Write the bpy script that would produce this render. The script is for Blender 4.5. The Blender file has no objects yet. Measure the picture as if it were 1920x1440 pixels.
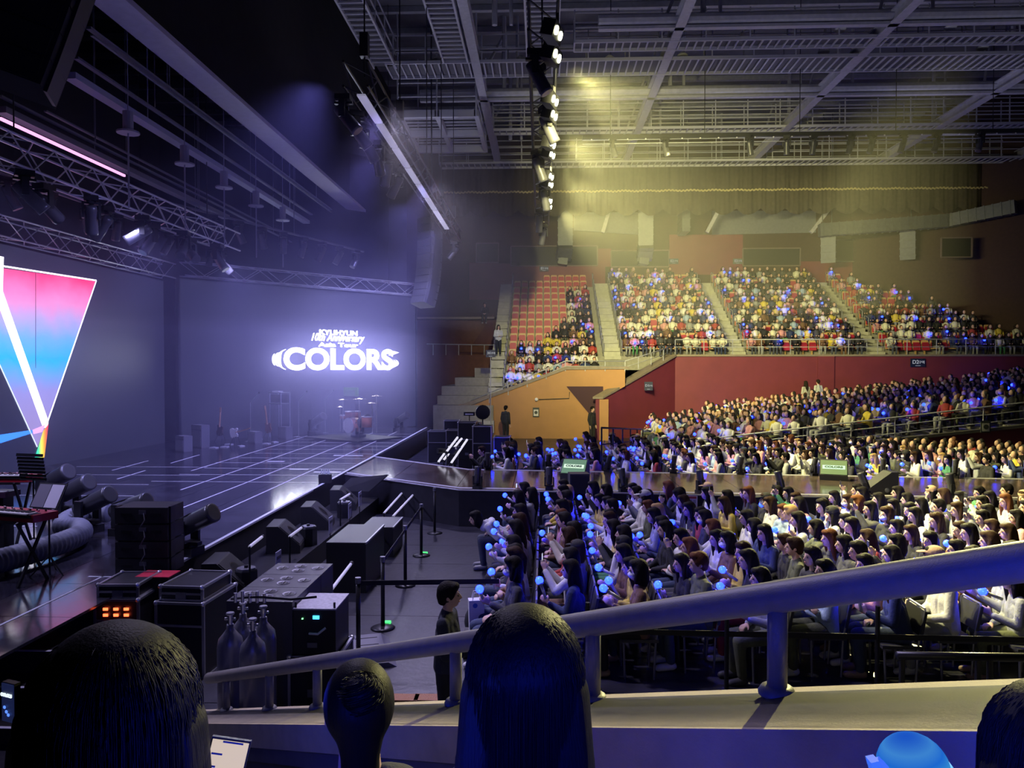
import bpy, bmesh, math, random
import numpy as np
from mathutils import Vector, Matrix, Quaternion
random.seed(7)
S = bpy.context.scene
COL = S.collection
# ------------------------------------------------------------------ camera
FPX, EYE = 1400.0, 3.5
YAW, PITCH = math.atan(56/1400), -math.atan(30/1400)
cam_d = bpy.data.cameras.new('camera'); cam = bpy.data.objects.new('camera', cam_d); COL.objects.link(cam)
cam_d.sensor_width = 36; cam_d.lens = FPX/1920*36; cam_d.clip_end = 300; cam_d.clip_start = .05
FW = Vector((-math.sin(YAW)*math.cos(PITCH), math.cos(YAW)*math.cos(PITCH), math.sin(PITCH)))
RT = Vector((math.cos(YAW), math.sin(YAW), 0)); UP = RT.cross(FW); EYEP = Vector((0, 0, EYE))
cam.matrix_world = Matrix.Translation(EYEP) @ Matrix((RT, UP, -FW)).transposed().to_4x4()
S.camera = cam
S.view_settings.view_transform = 'Standard'; S.view_settings.look = 'None'
S.view_settings.gamma = 1; S.view_settings.use_curve_mapping = False
S.view_settings.exposure = 0.0
S.cycles.max_bounces = 5; S.cycles.diffuse_bounces = 2; S.cycles.glossy_bounces = 3
S.cycles.transmission_bounces = 4; S.cycles.volume_bounces = 0; S.cycles.transparent_max_bounces = 8
S.cycles.sample_clamp_indirect = 3.0; S.cycles.sample_clamp_direct = 0
S.cycles.use_denoising = True
S.cycles.use_adaptive_sampling = True; S.cycles.adaptive_threshold = .04; S.cycles.adaptive_min_samples = 16
# ------------------------------------------------------------------ world: a dark hall
W = bpy.data.worlds.new('hall_dark'); S.world = W; W.use_nodes = True
W.node_tree.nodes['Background'].inputs[0].default_value = (.30, .32, .55, 1)
W.node_tree.nodes['Background'].inputs[1].default_value = .016
# ------------------------------------------------------------------ stage and house lamps
def lamp(name, kind, loc, target, power, color, spot=60, blend=.6, size=.2, vol=1.0):
    d = bpy.data.lights.new(name, kind); d.energy = power; d.color = color
    if kind == 'SPOT': d.spot_size = math.radians(spot); d.spot_blend = blend; d.shadow_soft_size = size
    elif kind == 'AREA': d.size = size
    else: d.shadow_soft_size = size
    o = bpy.data.objects.new(name, d); COL.objects.link(o); o.location = loc
    if target is not None:
        o.rotation_euler = (Vector(target)-Vector(loc)).to_track_quat('-Z', 'Y').to_euler()
    return o
YEL = (1, .91, .36); VIO = (.42, .40, 1.0); LAV = (.56, .53, 1.0)
TR_Y = [(13.8, 1), (14.9, 1), (17.6, 1), (18.6, 1), (20.9, 1), (22.2, 1), (24.7, 1), (26.0, 1), (28.0, 1), (29.3, 1)]
for k, (yy, s) in enumerate(TR_Y):            # warm floods on the truss, thrown at the upper stand
    lamp('flood_light', 'SPOT', (.62, yy, 8.95), (5.5+k*1.3, 46, 6.6), (5200 if k < 5 else 3000 if k < 7 else 1300), YEL, 62, .8, .12, 1.0)
for k, yy in enumerate((14.2, 18.1, 22.0, 26.0)):     # warm floods that reach the floor seats
    lamp('flood_light', 'SPOT', (.62, yy, 8.95), (10.5, yy-4, .8), 8500, YEL, 74, .8, .12, .6)
lamp('flood_light', 'SPOT', (.62, 13.0, 8.95), (8.5, 10.3, 1.0), 9000, YEL, 58, .8, .12)
lamp('batten_flood', 'SPOT', (15.0, 30.7, 12.3), (5.0, 5.0, 2.0), 60000, YEL, 24, .5, .15, 0)     # lit lamp under the far batten
lamp('batten_flood', 'SPOT', (15.0, 30.7, 12.3), (12.0, 26.0, 1.0), 900, YEL, 60, .9, .15, .06)
lamp('batten_flood', 'SPOT', (5.2, 30.7, 12.3), (5.6, 36.0, 6.0), 400, YEL, 60, .9, .15, .15)
for yy in (14, 19, 24, 29):                     # violet wash from the front stage truss
    lamp('wash_light', 'SPOT', (-4.2, yy, 9.0), (-8.5, yy+2, .8), 4000, VIO, 85, .8, .3, 1.0)
for yy in (9.0, 12, 17, 22):  # the closest is an added lamp that brightens the dim near stage corner
    lamp('wash_light', 'SPOT', (-9.5, yy, 6.7), (-7.0, yy+1.5, .8), 900, LAV, 110, .8, .3, .8)
for yy in (10, 16, 22):                         # lavender wash over pit, runway and floor seats
    lamp('wash_light', 'SPOT', (-3.4, yy, 9.0), (.5, yy-4, .0), 2100, (.68, .60, 1.0), 88, .9, .3, .3)
lamp('wash_light', 'SPOT', (-3.8, 27, 9.0), (-5.0, 40, 3.5), 1500, LAV, 70, .9, .3, .5)
for xx in (-5, 2, 9, 17):                       # added soft fill that brightens the roof; no fixture stands here
    lamp('roof_fill', 'SPOT', (xx, 32.4, 11.6), (xx+1, 34, 18), 170, (.72, .72, 1.0), 165, 1, .5, 0)
    lamp('roof_fill', 'SPOT', (xx, 24, 11.0), (xx+1, 26.5, 18), 120, (.72, .74, 1.0), 165, 1, .5, 0)
# ------------------------------------------------------------------ pixel helpers (photo frame 1920x1440)
def ray(x, y): return FW + RT*((x-960)/FPX) - UP*((y-720)/FPX)
def onz(x, y, z): d = ray(x, y); return EYEP + d*((z-EYE)/d.z)
def ony(x, y, Y): d = ray(x, y); return EYEP + d*(Y/d.y)
def onx(x, y, X): d = ray(x, y); return EYEP + d*(X/d.x)
def onplane(x, y, p, n): d = ray(x, y); return EYEP + d*((Vector(p)-EYEP).dot(n)/d.dot(n))
# ------------------------------------------------------------------ materials
MATS = {}
def mat(name, col, rough=.6, metal=0, em=None, es=0, noise=0, nscale=6, bump=0, bscale=30, spec=.5, coat=0, objcol=False, attr=None, trans=0, alpha=1):
    if name in MATS: return MATS[name]
    m = bpy.data.materials.new(name); m.use_nodes = True; MATS[name] = m
    nt = m.node_tree; b = nt.nodes['Principled BSDF']
    b.inputs['Base Color'].default_value = (*col, 1); b.inputs['Roughness'].default_value = rough
    b.inputs['Metallic'].default_value = metal; b.inputs['Specular IOR Level'].default_value = spec
    if coat: b.inputs['Coat Weight'].default_value = coat; b.inputs['Coat Roughness'].default_value = .08
    if trans: b.inputs['Transmission Weight'].default_value = trans
    if alpha < 1: b.inputs['Alpha'].default_value = alpha
    if em: b.inputs['Emission Color'].default_value = (*em, 1); b.inputs['Emission Strength'].default_value = es
    src = None
    if objcol:
        src = nt.nodes.new('ShaderNodeObjectInfo').outputs['Color']
    if attr:
        a = nt.nodes.new('ShaderNodeAttribute'); a.attribute_name = attr; src = a.outputs['Color']
    tc = nt.nodes.new('ShaderNodeTexCoord')
    if noise:
        n = nt.nodes.new('ShaderNodeTexNoise'); n.inputs['Scale'].default_value = nscale; n.inputs['Detail'].default_value = 4
        nt.links.new(tc.outputs['Object'], n.inputs['Vector'])
        r = nt.nodes.new('ShaderNodeMapRange'); r.inputs[3].default_value = 1-noise; r.inputs[4].default_value = 1+noise
        r.inputs[1].default_value = .3; r.inputs[2].default_value = .7
        nt.links.new(n.outputs['Fac'], r.inputs[0])
        mx = nt.nodes.new('ShaderNodeMix'); mx.data_type = 'RGBA'; mx.blend_type = 'MULTIPLY'; mx.inputs[0].default_value = 1
        if src: nt.links.new(src, mx.inputs[6])
        else: mx.inputs[6].default_value = (*col, 1)
        nt.links.new(r.outputs[0], mx.inputs[7]); src = mx.outputs[2]
    if src: nt.links.new(src, b.inputs['Base Color'])
    if bump:
        n2 = nt.nodes.new('ShaderNodeTexNoise'); n2.inputs['Scale'].default_value = bscale; n2.inputs['Detail'].default_value = 3
        nt.links.new(tc.outputs['Object'], n2.inputs['Vector'])
        bp = nt.nodes.new('ShaderNodeBump'); bp.inputs['Strength'].default_value = bump; bp.inputs['Distance'].default_value = .02
        nt.links.new(n2.outputs['Fac'], bp.inputs['Height']); nt.links.new(bp.outputs[0], b.inputs['Normal'])
    return m
def emat(name, col, s):
    return mat(name, tuple(min(1, c*.06) for c in col), .5, em=col, es=s)
# ------------------------------------------------------------------ mesh builder
class MB:
    def __init__(s): s.v = []; s.f = []; s.m = []; s.mi = 0
    def add(s, vs, fs):
        o = len(s.v); s.v += [tuple(v) for v in vs]
        for f in fs: s.f.append(tuple(i+o for i in f)); s.m.append(s.mi)
        return s
    def box(s, c, d, rot=None, taper=1.0):
        x, y, z = d[0]/2, d[1]/2, d[2]/2; t = taper
        vs = [(-x,-y,-z),(x,-y,-z),(x,y,-z),(-x,y,-z),(-x*t,-y*t,z),(x*t,-y*t,z),(x*t,y*t,z),(-x*t,y*t,z)]
        vs = [Vector(v) for v in vs]
        if rot is not None: vs = [rot @ v for v in vs]
        c = Vector(c)
        return s.add([v+c for v in vs], [(3,2,1,0),(4,5,6,7),(0,1,5,4),(1,2,6,5),(2,3,7,6),(3,0,4,7)])
    def bb(s, x0, x1, y0, y1, z0, z1): return s.box(((x0+x1)/2,(y0+y1)/2,(z0+z1)/2),(x1-x0,y1-y0,z1-z0))
    def beam(s, p, q, w, h=None):
        p, q = Vector(p), Vector(q); d = q-p; L = d.length
        r = d.to_track_quat('X', 'Z').to_matrix()
        return s.box((p+q)/2, (L, w, h or w), r)
    def cyl(s, p, q, r0, r1=None, n=10, cap=True):
        p, q = Vector(p), Vector(q); r1 = r0 if r1 is None else r1
        R = (q-p).to_track_quat('Z', 'Y').to_matrix(); vs = []
        for i in range(n):
            a = 2*math.pi*i/n; e = R @ Vector((math.cos(a), math.sin(a), 0)); vs += [p+e*r0, q+e*r1]
        fs = [(2*i, 2*((i+1) % n), 2*((i+1) % n)+1, 2*i+1) for i in range(n)]
        if cap: fs += [tuple(2*i for i in range(n))[::-1], tuple(2*i+1 for i in range(n))]
        return s.add(vs, fs)
    def tube(s, pts, r, n=8, closed=False):
        pts = [Vector(p) for p in pts]; N = len(pts); vs = []; fs = []
        rr = r if callable(r) else (lambda k: r)
        up = Vector((0, 0, 1)); 
        for k in range(N):
            t = (pts[min(k+1, N-1)]-pts[max(k-1, 0)]).normalized()
            a = t.cross(up)
            if a.length < 1e-3: a = t.cross(Vector((1, 0, 0)))
            a.normalize(); b = a.cross(t)
            for i in range(n):
                g = 2*math.pi*i/n; vs.append(pts[k]+(a*math.cos(g)+b*math.sin(g))*rr(k/(N-1)))
        for k in range(N-1):
            for i in range(n):
                j = (i+1) % n; fs.append((k*n+i, k*n+j, (k+1)*n+j, (k+1)*n+i))
        fs += [tuple(range(n))[::-1], tuple((N-1)*n+i for i in range(n))]
        return s.add(vs, fs)
    def lathe(s, c, prof, n=16, axis=(0, 0, 1)):
        c = Vector(c); R = Vector(axis).to_track_quat('Z', 'Y').to_matrix(); vs = []; fs = []; N = len(prof)
        for r, z in prof:
            for i in range(n):
                a = 2*math.pi*i/n; vs.append(c+R @ Vector((r*math.cos(a), r*math.sin(a), z)))
        for k in range(N-1):
            for i in range(n):
                j = (i+1) % n; fs.append((k*n+i, k*n+j, (k+1)*n+j, (k+1)*n+i))
        if prof[0][0] > 1e-4: fs.append(tuple(range(n))[::-1])
        if prof[-1][0] > 1e-4: fs.append(tuple((N-1)*n+i for i in range(n)))
        return s.add(vs, fs)
    def ell(s, c, r, n=12, m=8, rot=None):
        c = Vector(c); vs = []; fs = []
        for k in range(m+1):
            t = math.pi*k/m
            for i in range(n):
                a = 2*math.pi*i/n; v = Vector((r[0]*math.sin(t)*math.cos(a), r[1]*math.sin(t)*math.sin(a), r[2]*math.cos(t)))
                vs.append(c+(rot @ v if rot else v))
        for k in range(m):
            for i in range(n):
                j = (i+1) % n; fs.append((k*n+i, (k+1)*n+i, (k+1)*n+j, k*n+j))
        return s.add(vs, fs)
    def prism(s, poly, ext):
        """closed polygon (3d points) extruded along ext"""
        n = len(poly); e = Vector(ext); a = [Vector(p) for p in poly]; nn = Vector((0, 0, 0))
        for i in range(n): nn += a[i].cross(a[(i+1) % n])
        if nn.dot(e) > 0: a = a[::-1]
        return s.add(a+[p+e for p in a], [tuple(range(n)), tuple(range(n, 2*n))[::-1]]+[(i, i+n, (i+1) % n+n, (i+1) % n) for i in range(n)])
    def mesh(s, name, mats, smooth=False):
        me = bpy.data.meshes.new(name); me.from_pydata(s.v, [], s.f)
        for m in (mats if isinstance(mats, (list, tuple)) else [mats]): me.materials.append(m)
        me.polygons.foreach_set('material_index', s.m)
        if smooth: me.polygons.foreach_set('use_smooth', [True]*len(s.f))
        me.update(); return me
    def build(s, name, mats, parent=None, smooth=False, **kw):
        return obj(name, s.mesh(name, mats, smooth), parent, **kw)
def obj(name, me, parent=None, loc=None, rz=None, label=None, cat=None, group=None, kind=None, color=None):
    o = bpy.data.objects.new(name, me); COL.objects.link(o)
    if parent is not None: o.parent = parent
    if loc is not None: o.location = loc
    if rz is not None: o.rotation_euler = (0, 0, rz)
    if color is not None: o.color = (*color, 1)
    return tag(o, label, cat, group, kind)
def tag(o, label=None, cat=None, group=None, kind=None):
    if label: o['label'] = label
    if cat: o['category'] = cat
    if group: o['group'] = group
    if kind: o['kind'] = kind
    return o
def thing(name, label, cat, loc=(0, 0, 0), rz=0, group=None):
    return obj(name, None, None, loc, rz, label, cat, group)
def kids(o): return [c for c in bpy.data.objects if c.parent is o]
TREE = {}
def dup(root, loc, rz, label, group=None):
    if root.name not in TREE: TREE[root.name] = [(c, kids(c)) for c in kids(root)]
    r = root.copy(); COL.objects.link(r); r.location = loc
    if rz is not None: r.rotation_euler = (0, 0, rz)
    r['label'] = label
    if group: r['group'] = group
    for c, gs in TREE[root.name]:
        d = c.copy(); COL.objects.link(d); d.parent = r
        for g in gs:
            h = g.copy(); COL.objects.link(h); h.parent = d
    return r
ORD = 'zeroth first second third fourth fifth sixth seventh eighth ninth tenth eleventh twelfth thirteenth fourteenth fifteenth sixteenth seventeenth eighteenth nineteenth twentieth'.split()
def nth(i):
    i += 1
    return ORD[i] if i <= 20 else ('twenty-'+ORD[i-20] if i < 30 else ('thirtieth' if i == 30 else 'thirty-'+ORD[i-30] if i < 40 else 'fortieth' if i == 40 else 'forty-'+ORD[i-40]))
TMP = bpy.data.scenes.new('workbench')      # a scratch scene so that shapes are evaluated by themselves
def evaluated(o):
    TMP.collection.objects.link(o); TMP.view_layers[0].update(); dg = TMP.view_layers[0].depsgraph
    me = bpy.data.meshes.new_from_object(o.evaluated_get(dg)); TMP.collection.objects.unlink(o); return me
RZ = lambda a: Matrix.Rotation(a, 3, 'Z'); RX = lambda a: Matrix.Rotation(a, 3, 'X'); RY = lambda a: Matrix.Rotation(a, 3, 'Y')
# common materials
BLK = mat('black_paint', (.012, .012, .016), .45); BLKM = mat('black_matte_cloth', (.010, .010, .014), .95, noise=.25, nscale=3)
STEEL = mat('painted_steel', (.42, .43, .48), .5, .3, noise=.12); ALU = mat('truss_aluminium', (.66, .66, .74), .35, .35)
GREY = mat('grey_metal', (.22, .22, .26), .45, .6); DKM = mat('dark_metal', (.045, .045, .055), .4, .7)
LENS = mat('lens_glass', (.05, .06, .09), .05, spec=.9); WHT = mat('white_plastic', (.75, .75, .8), .4)
CONC = mat('stand_concrete', (.46, .46, .42), .8, noise=.12, nscale=4, bump=.15)
RUB = mat('rubber', (.02, .02, .022), .7)
# ================================================================== the hall: floor, walls, stands
FLB = mat('floor_vinyl', (.030, .030, .042), .36, noise=.35, nscale=2.5, bump=.25, bscale=9)
FLG = mat('floor_joint', (.03, .03, .035), .8)
fl = MB().bb(-22, 34, -2, 53, -.3, -.006).build('floor', FLG, kind='structure')
sheet = MB().bb(-17, 33, -.693, .693, -.02, 0).mesh('floor_sheet', FLB)
for k in range(30):
    if k*1.4+5.5 < 41: obj('floor_sheet', sheet, fl, (0, 5.5+k*1.4, 0))
PLUM = mat('hall_paint_plum', (.10, .035, .045), .8, noise=.1, nscale=2); RED = mat('hall_paint_red', (.17, .028, .050), .55, noise=.07, nscale=1.5)
ORA = mat('hall_paint_orange', (.40, .20, .080), .6, noise=.06, nscale=1.5); BRN = mat('hall_paint_brown', (.050, .026, .024), .85, noise=.1)
CAP = mat('wall_cap_stone', (.24, .20, .17), .7, noise=.1); DRK = mat('dark_opening', (.012, .014, .016), .6); FRM = mat('window_frame_paint', (.16, .12, .12), .6)
YB = 50.6
def wall(name, poly, ext, m):
    return MB().prism(poly, ext).build(name, m, kind='structure')
wall('wall_far', [(-24, YB, 0), (20.5, YB, 0), (20.5, YB, 21), (-24, YB, 21)], (0, .3, 0), BRN)
wall('wall_far_angled', [(20.5, YB, 0), (36, 36, 0), (36, 36, 21), (20.5, YB, 21)], (.2, .25, 0), BRN)
wall('wall_stage_end', [(-24, -2, 0), (-24, YB, 0), (-24, YB, 21), (-24, -2, 21)], (-.3, 0, 0), BLKM)
# red lower band of the far wall behind the top row, window openings, red pier
def onw(x, y, Y=YB-.02): return ony(x, y, Y)
def panel(name, m, pts, Y, th=.04, parent=None, **kw):
    return MB().prism([ony(x, y, Y) for x, y in pts], (0, th, 0)).build(name, m, parent, **kw)
panel('trim_1', RED, [(880, 492), (1135, 500), (1135, 562), (880, 562)], YB-.06, .05, kind='structure')
panel('trim_2', RED, [(1120, 466), (1146, 466), (1146, 500), (1120, 500)], YB-.07, .05, kind='structure')
panel('trim_3', RED, [(1255, 440), (1393, 440), (1393, 515), (1255, 515)], YB-.07, .05, kind='structure')
panel('trim_4', RED, [(1500, 490), (1668, 490), (1668, 530), (1500, 530)], YB-.07, .05, kind='structure')
WN = 0
for (a, b, c, d) in [(893, 456, 935, 492), (958, 462, 1120, 498), (1146, 470, 1254, 500), (1393, 466, 1500, 498), (1566, 450, 1690, 490), (1765, 446, 1822, 482)]:
    WN += 1; Y = YB-.10
    if a > 1700: Y = 44.6
    w = panel('window_%d' % WN, DRK, [(a, b), (c, b), (c, d), (a, d)], Y, .03, kind='structure')
    p, q = ony(a, b, Y-.03), ony(c, d, Y-.03); fm = MB()
    for (x0, z0, x1, z1) in [(p.x, p.z, q.x, p.z), (p.x, q.z, q.x, q.z), (p.x, p.z, p.x, q.z), (q.x, p.z, q.x, q.z)]:
        fm.beam((x0, Y-.03, z0), (x1, Y-.03, z1), .07)
    fm.build('window_frame', FRM, w)
# --- upper stand: steps
Y0, Z0, DY, DZ, NR = 41.0, 4.14, .85, .47, 11
XL = -1.95
AIS = [(3.42, 4.32), (10.25, 11.15), (17.6, 18.65)]
RIS = mat('stand_step_grey', (.30, .29, .27), .85, noise=.12)
st = thing('grandstand', 'raked concrete upper stand carrying the red seat blocks', 'stand'); st['kind'] = 'structure'
def xmax(r): return 20.2+(10-r)*.75
for r in range(-4, NR):
    xr = xmax(r) if r >= 0 else 3.3
    MB().bb(XL-.05, xr, Y0+r*DY, Y0+(r+1)*DY if r < NR-1 else YB, Z0+(r-1.6)*DZ if r > -4 else .0, Z0+r*DZ).build('tier', RIS, st)
for ai, (a, b) in enumerate(AIS+[(-2.75, -1.98)]):
    for r in range(-4 if ai == 3 else 0, NR):
        for h in (0, 1):
            MB().bb(a, b, Y0+r*DY+h*DY/2-.05, Y0+(r+1)*DY, Z0+r*DZ-.18, Z0+r*DZ+.012+h*DZ/2).build('aisle_step', CONC, st)
    if ai < 3: MB().bb(a-.05, b+.2, Y0+NR*DY-.1, YB-.1, Z0+NR*DZ-.6, Z0+NR*DZ-.16).build('aisle_landing', CONC, st)
# aisle hand hoops
HOOP = MB().tube([(0, 0, 0), (0, 0, .8), (0, .1, .88), (0, .5, .98), (0, .6, .9), (0, .6, .2)], .022, 6).mesh('aisle_rail', STEEL, True)
for ai, (a, b) in enumerate(AIS):
    for r in range(0, NR):
        for sd, x in ((0, a-.06), (1, b+.06)):
            if (r+sd) % 1 == 0:
                obj('hand_hoop', HOOP, st, (x, Y0+r*DY+.1, Z0+r*DZ))
for r in range(-4, NR): obj('hand_hoop', HOOP, st, (-1.93, Y0+r*DY+.1, Z0+r*DZ))
# --- parapet walls below the upper stand
YF = 40.3
pl = ony(1266, 664, YF); pr = ony(1990, 668, YF)
w = wall('wall_parapet', [(pl.x, YF, 0), (33, YF, 0), (33, YF, 4.12), (pl.x, YF, 4.12)], (0, .3, 0), RED)
MB().bb(pl.x-.1, 33, YF-.08, YF+.4, 4.12, 4.22).build('coping', CAP, w)
px0 = ony(1532, 700, YF); px1 = ony(1563, 700, YF)
MB().bb(px0.x, px1.x, YF-.10, YF, .0, 4.12).build('pilaster', RED, w)
# slanted wall beside the vomitory
A = ony(1128, 748, 36.2); B = ony(1266, 666, YF)
wv = wall('wall_vomitory', [(A.x, A.y, 0), (B.x, B.y, 0), (B.x, B.y, 4.12), (A.x, A.y, A.z)], (-.28, .12, 0), RED)
MB().prism([(A.x-.42, A.y+.1, A.z), (A.x+.06, A.y-.06, A.z), (B.x+.06, B.y-.1, 4.12), (B.x-.42, B.y+.1, 4.12)], (0, 0, .10)).build('coping', CAP, wv)
e0, e1 = ony(1124, 746, 36.1), ony(1141, 746, 36.1)
MB().prism([(e0.x, 36.1, 0), (e1.x, 36.1, 0), (e1.x, 36.1, A.z-.02), (e0.x, 36.1, A.z-.02)], (0, .14, 0)).build('wall_end_face', ORA, wv)
# orange wall; a flat plum panel paints the shadow of the slanting entrance
YO = 37.0
op = [(838, 1000), (848, 762), (900, 750), (1062, 691), (1172, 691), (1172, 724), (1131, 748), (1131, 1000)]
wo = MB().prism([Vector((ony(x, y, YO).x, YO, max(ony(x, y, YO).z, 0))) for x, y in op], (0, .15, 0)).build('wall_orange', ORA, kind='structure')
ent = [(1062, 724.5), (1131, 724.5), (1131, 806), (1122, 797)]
panel('entrance_shade_panel', mat('entrance_shade_plum', (.055, .022, .04), .8), ent, YO-.03, .025, wo)
cp = [(838, 768), (900, 746), (1062, 687), (1180, 687), (1180, 692), (1062, 693), (900, 753), (838, 776)]
panel('coping', CAP, cp, YO-.06, .3, wo)
MB().tube([ony(1068, 735, YO-.06), ony(1067, 747, YO-.06), ony(1010, 749, YO-.06)], .02, 5).build('cable', BLK, wo)
MB().ell(ony(1006, 749, YO-.08), (.09, .09, .09)).build('wall_lamp', WHT, wo)
# H stand on the stage side: grey tiers, brown back wall
hs = thing('side_stand', 'empty grey stepped stand beyond the stage corner', 'stand'); hs['kind'] = 'structure'
for k, (x0, y0, x1, y1) in enumerate([(812, 760, 930, 790), (820, 742, 930, 760), (828, 724, 930, 742), (853, 708, 930, 724), (890, 690, 930, 708)]):
    Y = 36.8+k*.85
    a, b = ony(x0, y0, Y), ony(x1, y1, Y)
    MB().bb(a.x, -2.4, Y, 46, max(0, b.z-.7), a.z).build('tier', RIS, hs)
for k in range(12):
    Y = 36.6+k*.42; z = .9+k*.235
    MB().bb(-3.25, -2.35, Y, Y+.6, max(0, z-.6), z).build('aisle_step', CONC, hs)
wh = wall('wall_side', [(-12, 46.3, 0), (-2.8, 46.3, 0), (-2.8, 46.3, 6.5), (-12, 46.3, 6.5)], (0, .2, 0), mat('hall_paint_dusk', (.13, .055, .045), .8, noise=.1))
MB().prism([ony(885, 647, 46.1), ony(925, 647, 46.1), ony(925, 588, 46.1)], (0, .1, 0)).build('stair_side', PLUM, wh)
MB().bb(-9, -2.9, 45.5, 46.3, 6.5, 6.62).build('coping', CAP, wh)
hr = MB().tube([ony(800, 645, 43.5), ony(925, 647, 43.5)], .03, 6)
for x in (812, 836, 860, 884, 908): hr.cyl(ony(x, 646, 43.5), ony(x, 669, 43.5), .025)
hr.build('guard_rail', STEEL, label='pale guard rail along the empty side stand beyond the stage', cat='railing')
MB().bb(-9, -2.85, 43.4, 46, 0, 4.25).build('landing', mat('hall_paint_dusk', (0, 0, 0)), hs)
# --- guard rails of the upper stand
def rail(name, pts, label, post=1.0, h=.95, n2=1, r=.03, m=STEEL):
    """top rail through pts, mid rails, posts down to h below"""
    t = thing(name, label, 'railing')
    pts = [Vector(p) for p in pts]
    MB().tube(pts, r, 6).build('top_rail', m, t, True)
    for k in range(n2):
        MB().tube([p-Vector((0, 0, h*(k+1)/(n2+1))) for p in pts], r*.6, 5).build('mid_rail', m, t, True)
    pm = MB().cyl((0, 0, 0), (0, 0, h), r*.8, None, 6).mesh('post', m)
    for a, b in zip(pts, pts[1:]):
        L = (b-a).length; n = max(1, round(L/post))
        for i in range(n+(b is pts[-1])): obj('post', pm, t, a.lerp(b, i/n)-Vector((0, 0, h)))
    return t
rail('guard_rail', [(ony(1266, 648, YF+.1).x, YF+.1, 5.02), (30, YF+.1, 5.02)], 'long metal guard rail on the red parapet of the upper stand', 1.5, .8)
rail('guard_rail', [ony(882, 752, YO-.02)+Vector((0, 0, 0)), ony(1060, 677, YO-.02), ony(1172, 677, YO-.02)], 'metal guard rail climbing along the orange wall', 1.0, .5)
rail('guard_rail', [ony(1172, 677, YO+.2), ony(1266, 648, YF+.1)], 'short metal guard rail on the slanted red wall', 1.0, .6)
# --- D stand (rises away from the stage), its red side wall and rail
DX0, DS, DYN, DYF = 4.6, .117, 27.0, 39.9
def dz(x): return max(0, (x-DX0)*DS)
ds = thing('lower_stand', 'low raked stand facing the stage behind the floor seats', 'stand'); ds['kind'] = 'structure'
for i in range(34):
    x = DX0+i*.85; MB().bb(x, x+.86, DYN+.1, DYF+.35, 0, dz(x)+.08).build('tier', RIS, ds)
wd = wall('wall_lower_stand', [(DX0+1, DYN, 0), (33, DYN, 0), (33, DYN, dz(33)-.12), (DX0+1, DYN, dz(DX0+1))], (0, .1, 0), RED)
MB().prism([(DX0+1, DYN-.05, dz(DX0+1)), (33, DYN-.05, dz(33)-.12), (33, DYN-.05, dz(33)), (DX0+1, DYN-.05, dz(DX0+1)+.1)], (0, .2, 0)).build('coping', mat('coping_grey', (.12, .11, .11), .7), wd)
rail('guard_rail', [(DX0+.3, DYN+.1, .82), (31, DYN+.1, dz(31)+.86)], 'sloping guard rail along the low raked stand side', 1.55, .85, 2, .028)
rail('guard_rail', [onz(1128, 802, 1.9), (4.2, 31.2, .95)], 'black hand rail descending beside the vomitory wall', 2.2, .9, 1, .03, BLK)
# ------------------------------------------------------------------ signs
NAVY = mat('sign_navy', (.012, .018, .06), .5); SWH = emat('sign_lettering', (.8, .85, 1), .35); SGR = mat('sign_grey', (.10, .11, .10), .5)
def text(body, size, m, parent, loc, rot, off=0.0, ext=.004, sx=1.0, shear=0, align='CENTER', name='lettering', width=None):
    c = bpy.data.curves.new(name, 'FONT'); c.body = body; c.size = size; c.align_x = align; c.align_y = 'CENTER'
    c.extrude = ext; c.offset = off; c.shear = shear; c.resolution_u = 7
    t = bpy.data.objects.new('tmp_text', c); me = evaluated(t); bpy.data.objects.remove(t); bpy.data.curves.remove(c)
    me.name = name; me.materials.clear(); me.materials.append(m)
    if width:
        xs = [v.co.x for v in me.vertices]; sx = width/(max(xs)-min(xs)); cx = (max(xs)+min(xs))/2
        for v in me.vertices: v.co.x = (v.co.x-cx)*sx
        ys = [v.co.y for v in me.vertices]; cy = (max(ys)+min(ys))/2
        for v in me.vertices: v.co.y -= cy
    o = obj(name, me, parent, loc); o.rotation_euler = rot
    return o
def sign(px, py, Y, w, h, txt, small, label, m=NAVY, k=1.0):
    p = ony(px, py, Y); t = thing('block_sign', label, 'sign', p)
    MB().box((0, 0, 0), (w, .04, h)).build('sign_board', m, t)
    text(txt[0], min(h*.62, w*.40), SWH, t, (-w*.17, -.03, h*.06), (math.pi/2, 0, 0), .004)
    text(txt[1], min(h*.40, w*.26), SWH, t, (w*.24, -.03, h*.02), (math.pi/2, 0, 0), .002)
    MB().box((0, -.022, -h*.36), (w*.35, .006, h*.05)).build('underline', SWH, t)
    return t
sign(1020, 504, YB-.2, .62, .36, ('E1', '구역'), '', 'small dark sign reading E1 on the plum wall above red seats')
sign(1263, 490, YB-.2, .62, .36, ('E2', '구역'), '', 'small dark sign reading E2 above the packed middle block')
sign(1383, 490, YB-.2, .62, .36, ('E3', '구역'), '', 'small dark sign reading E3 beside the second stair', SGR)
sign(1629, 499, YB-.2, .76, .38, ('E4', '구역'), '', 'small grey sign reading E4 above the dim end block', SGR)
hs_ = sign(920, 663, 36.5, .48, .36, ('H', '구역'), '', 'small navy sign reading H by the side stand stair'); MB().cyl((0, .03, -3.4), (0, .03, .1), .02, None, 6).build('sign_post', STEEL, hs_)
sign(1721, 680, YF-.06, .76, .44, ('D2', '구역'), '', 'navy sign reading D2 on the red parapet')
p = ony(1216, 724, 38.4); sg = sign(1216, 724, 38.2, .42, .44, ('D1', '구역'), '', 'navy sign reading D1 on the slanted red wall')
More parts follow.
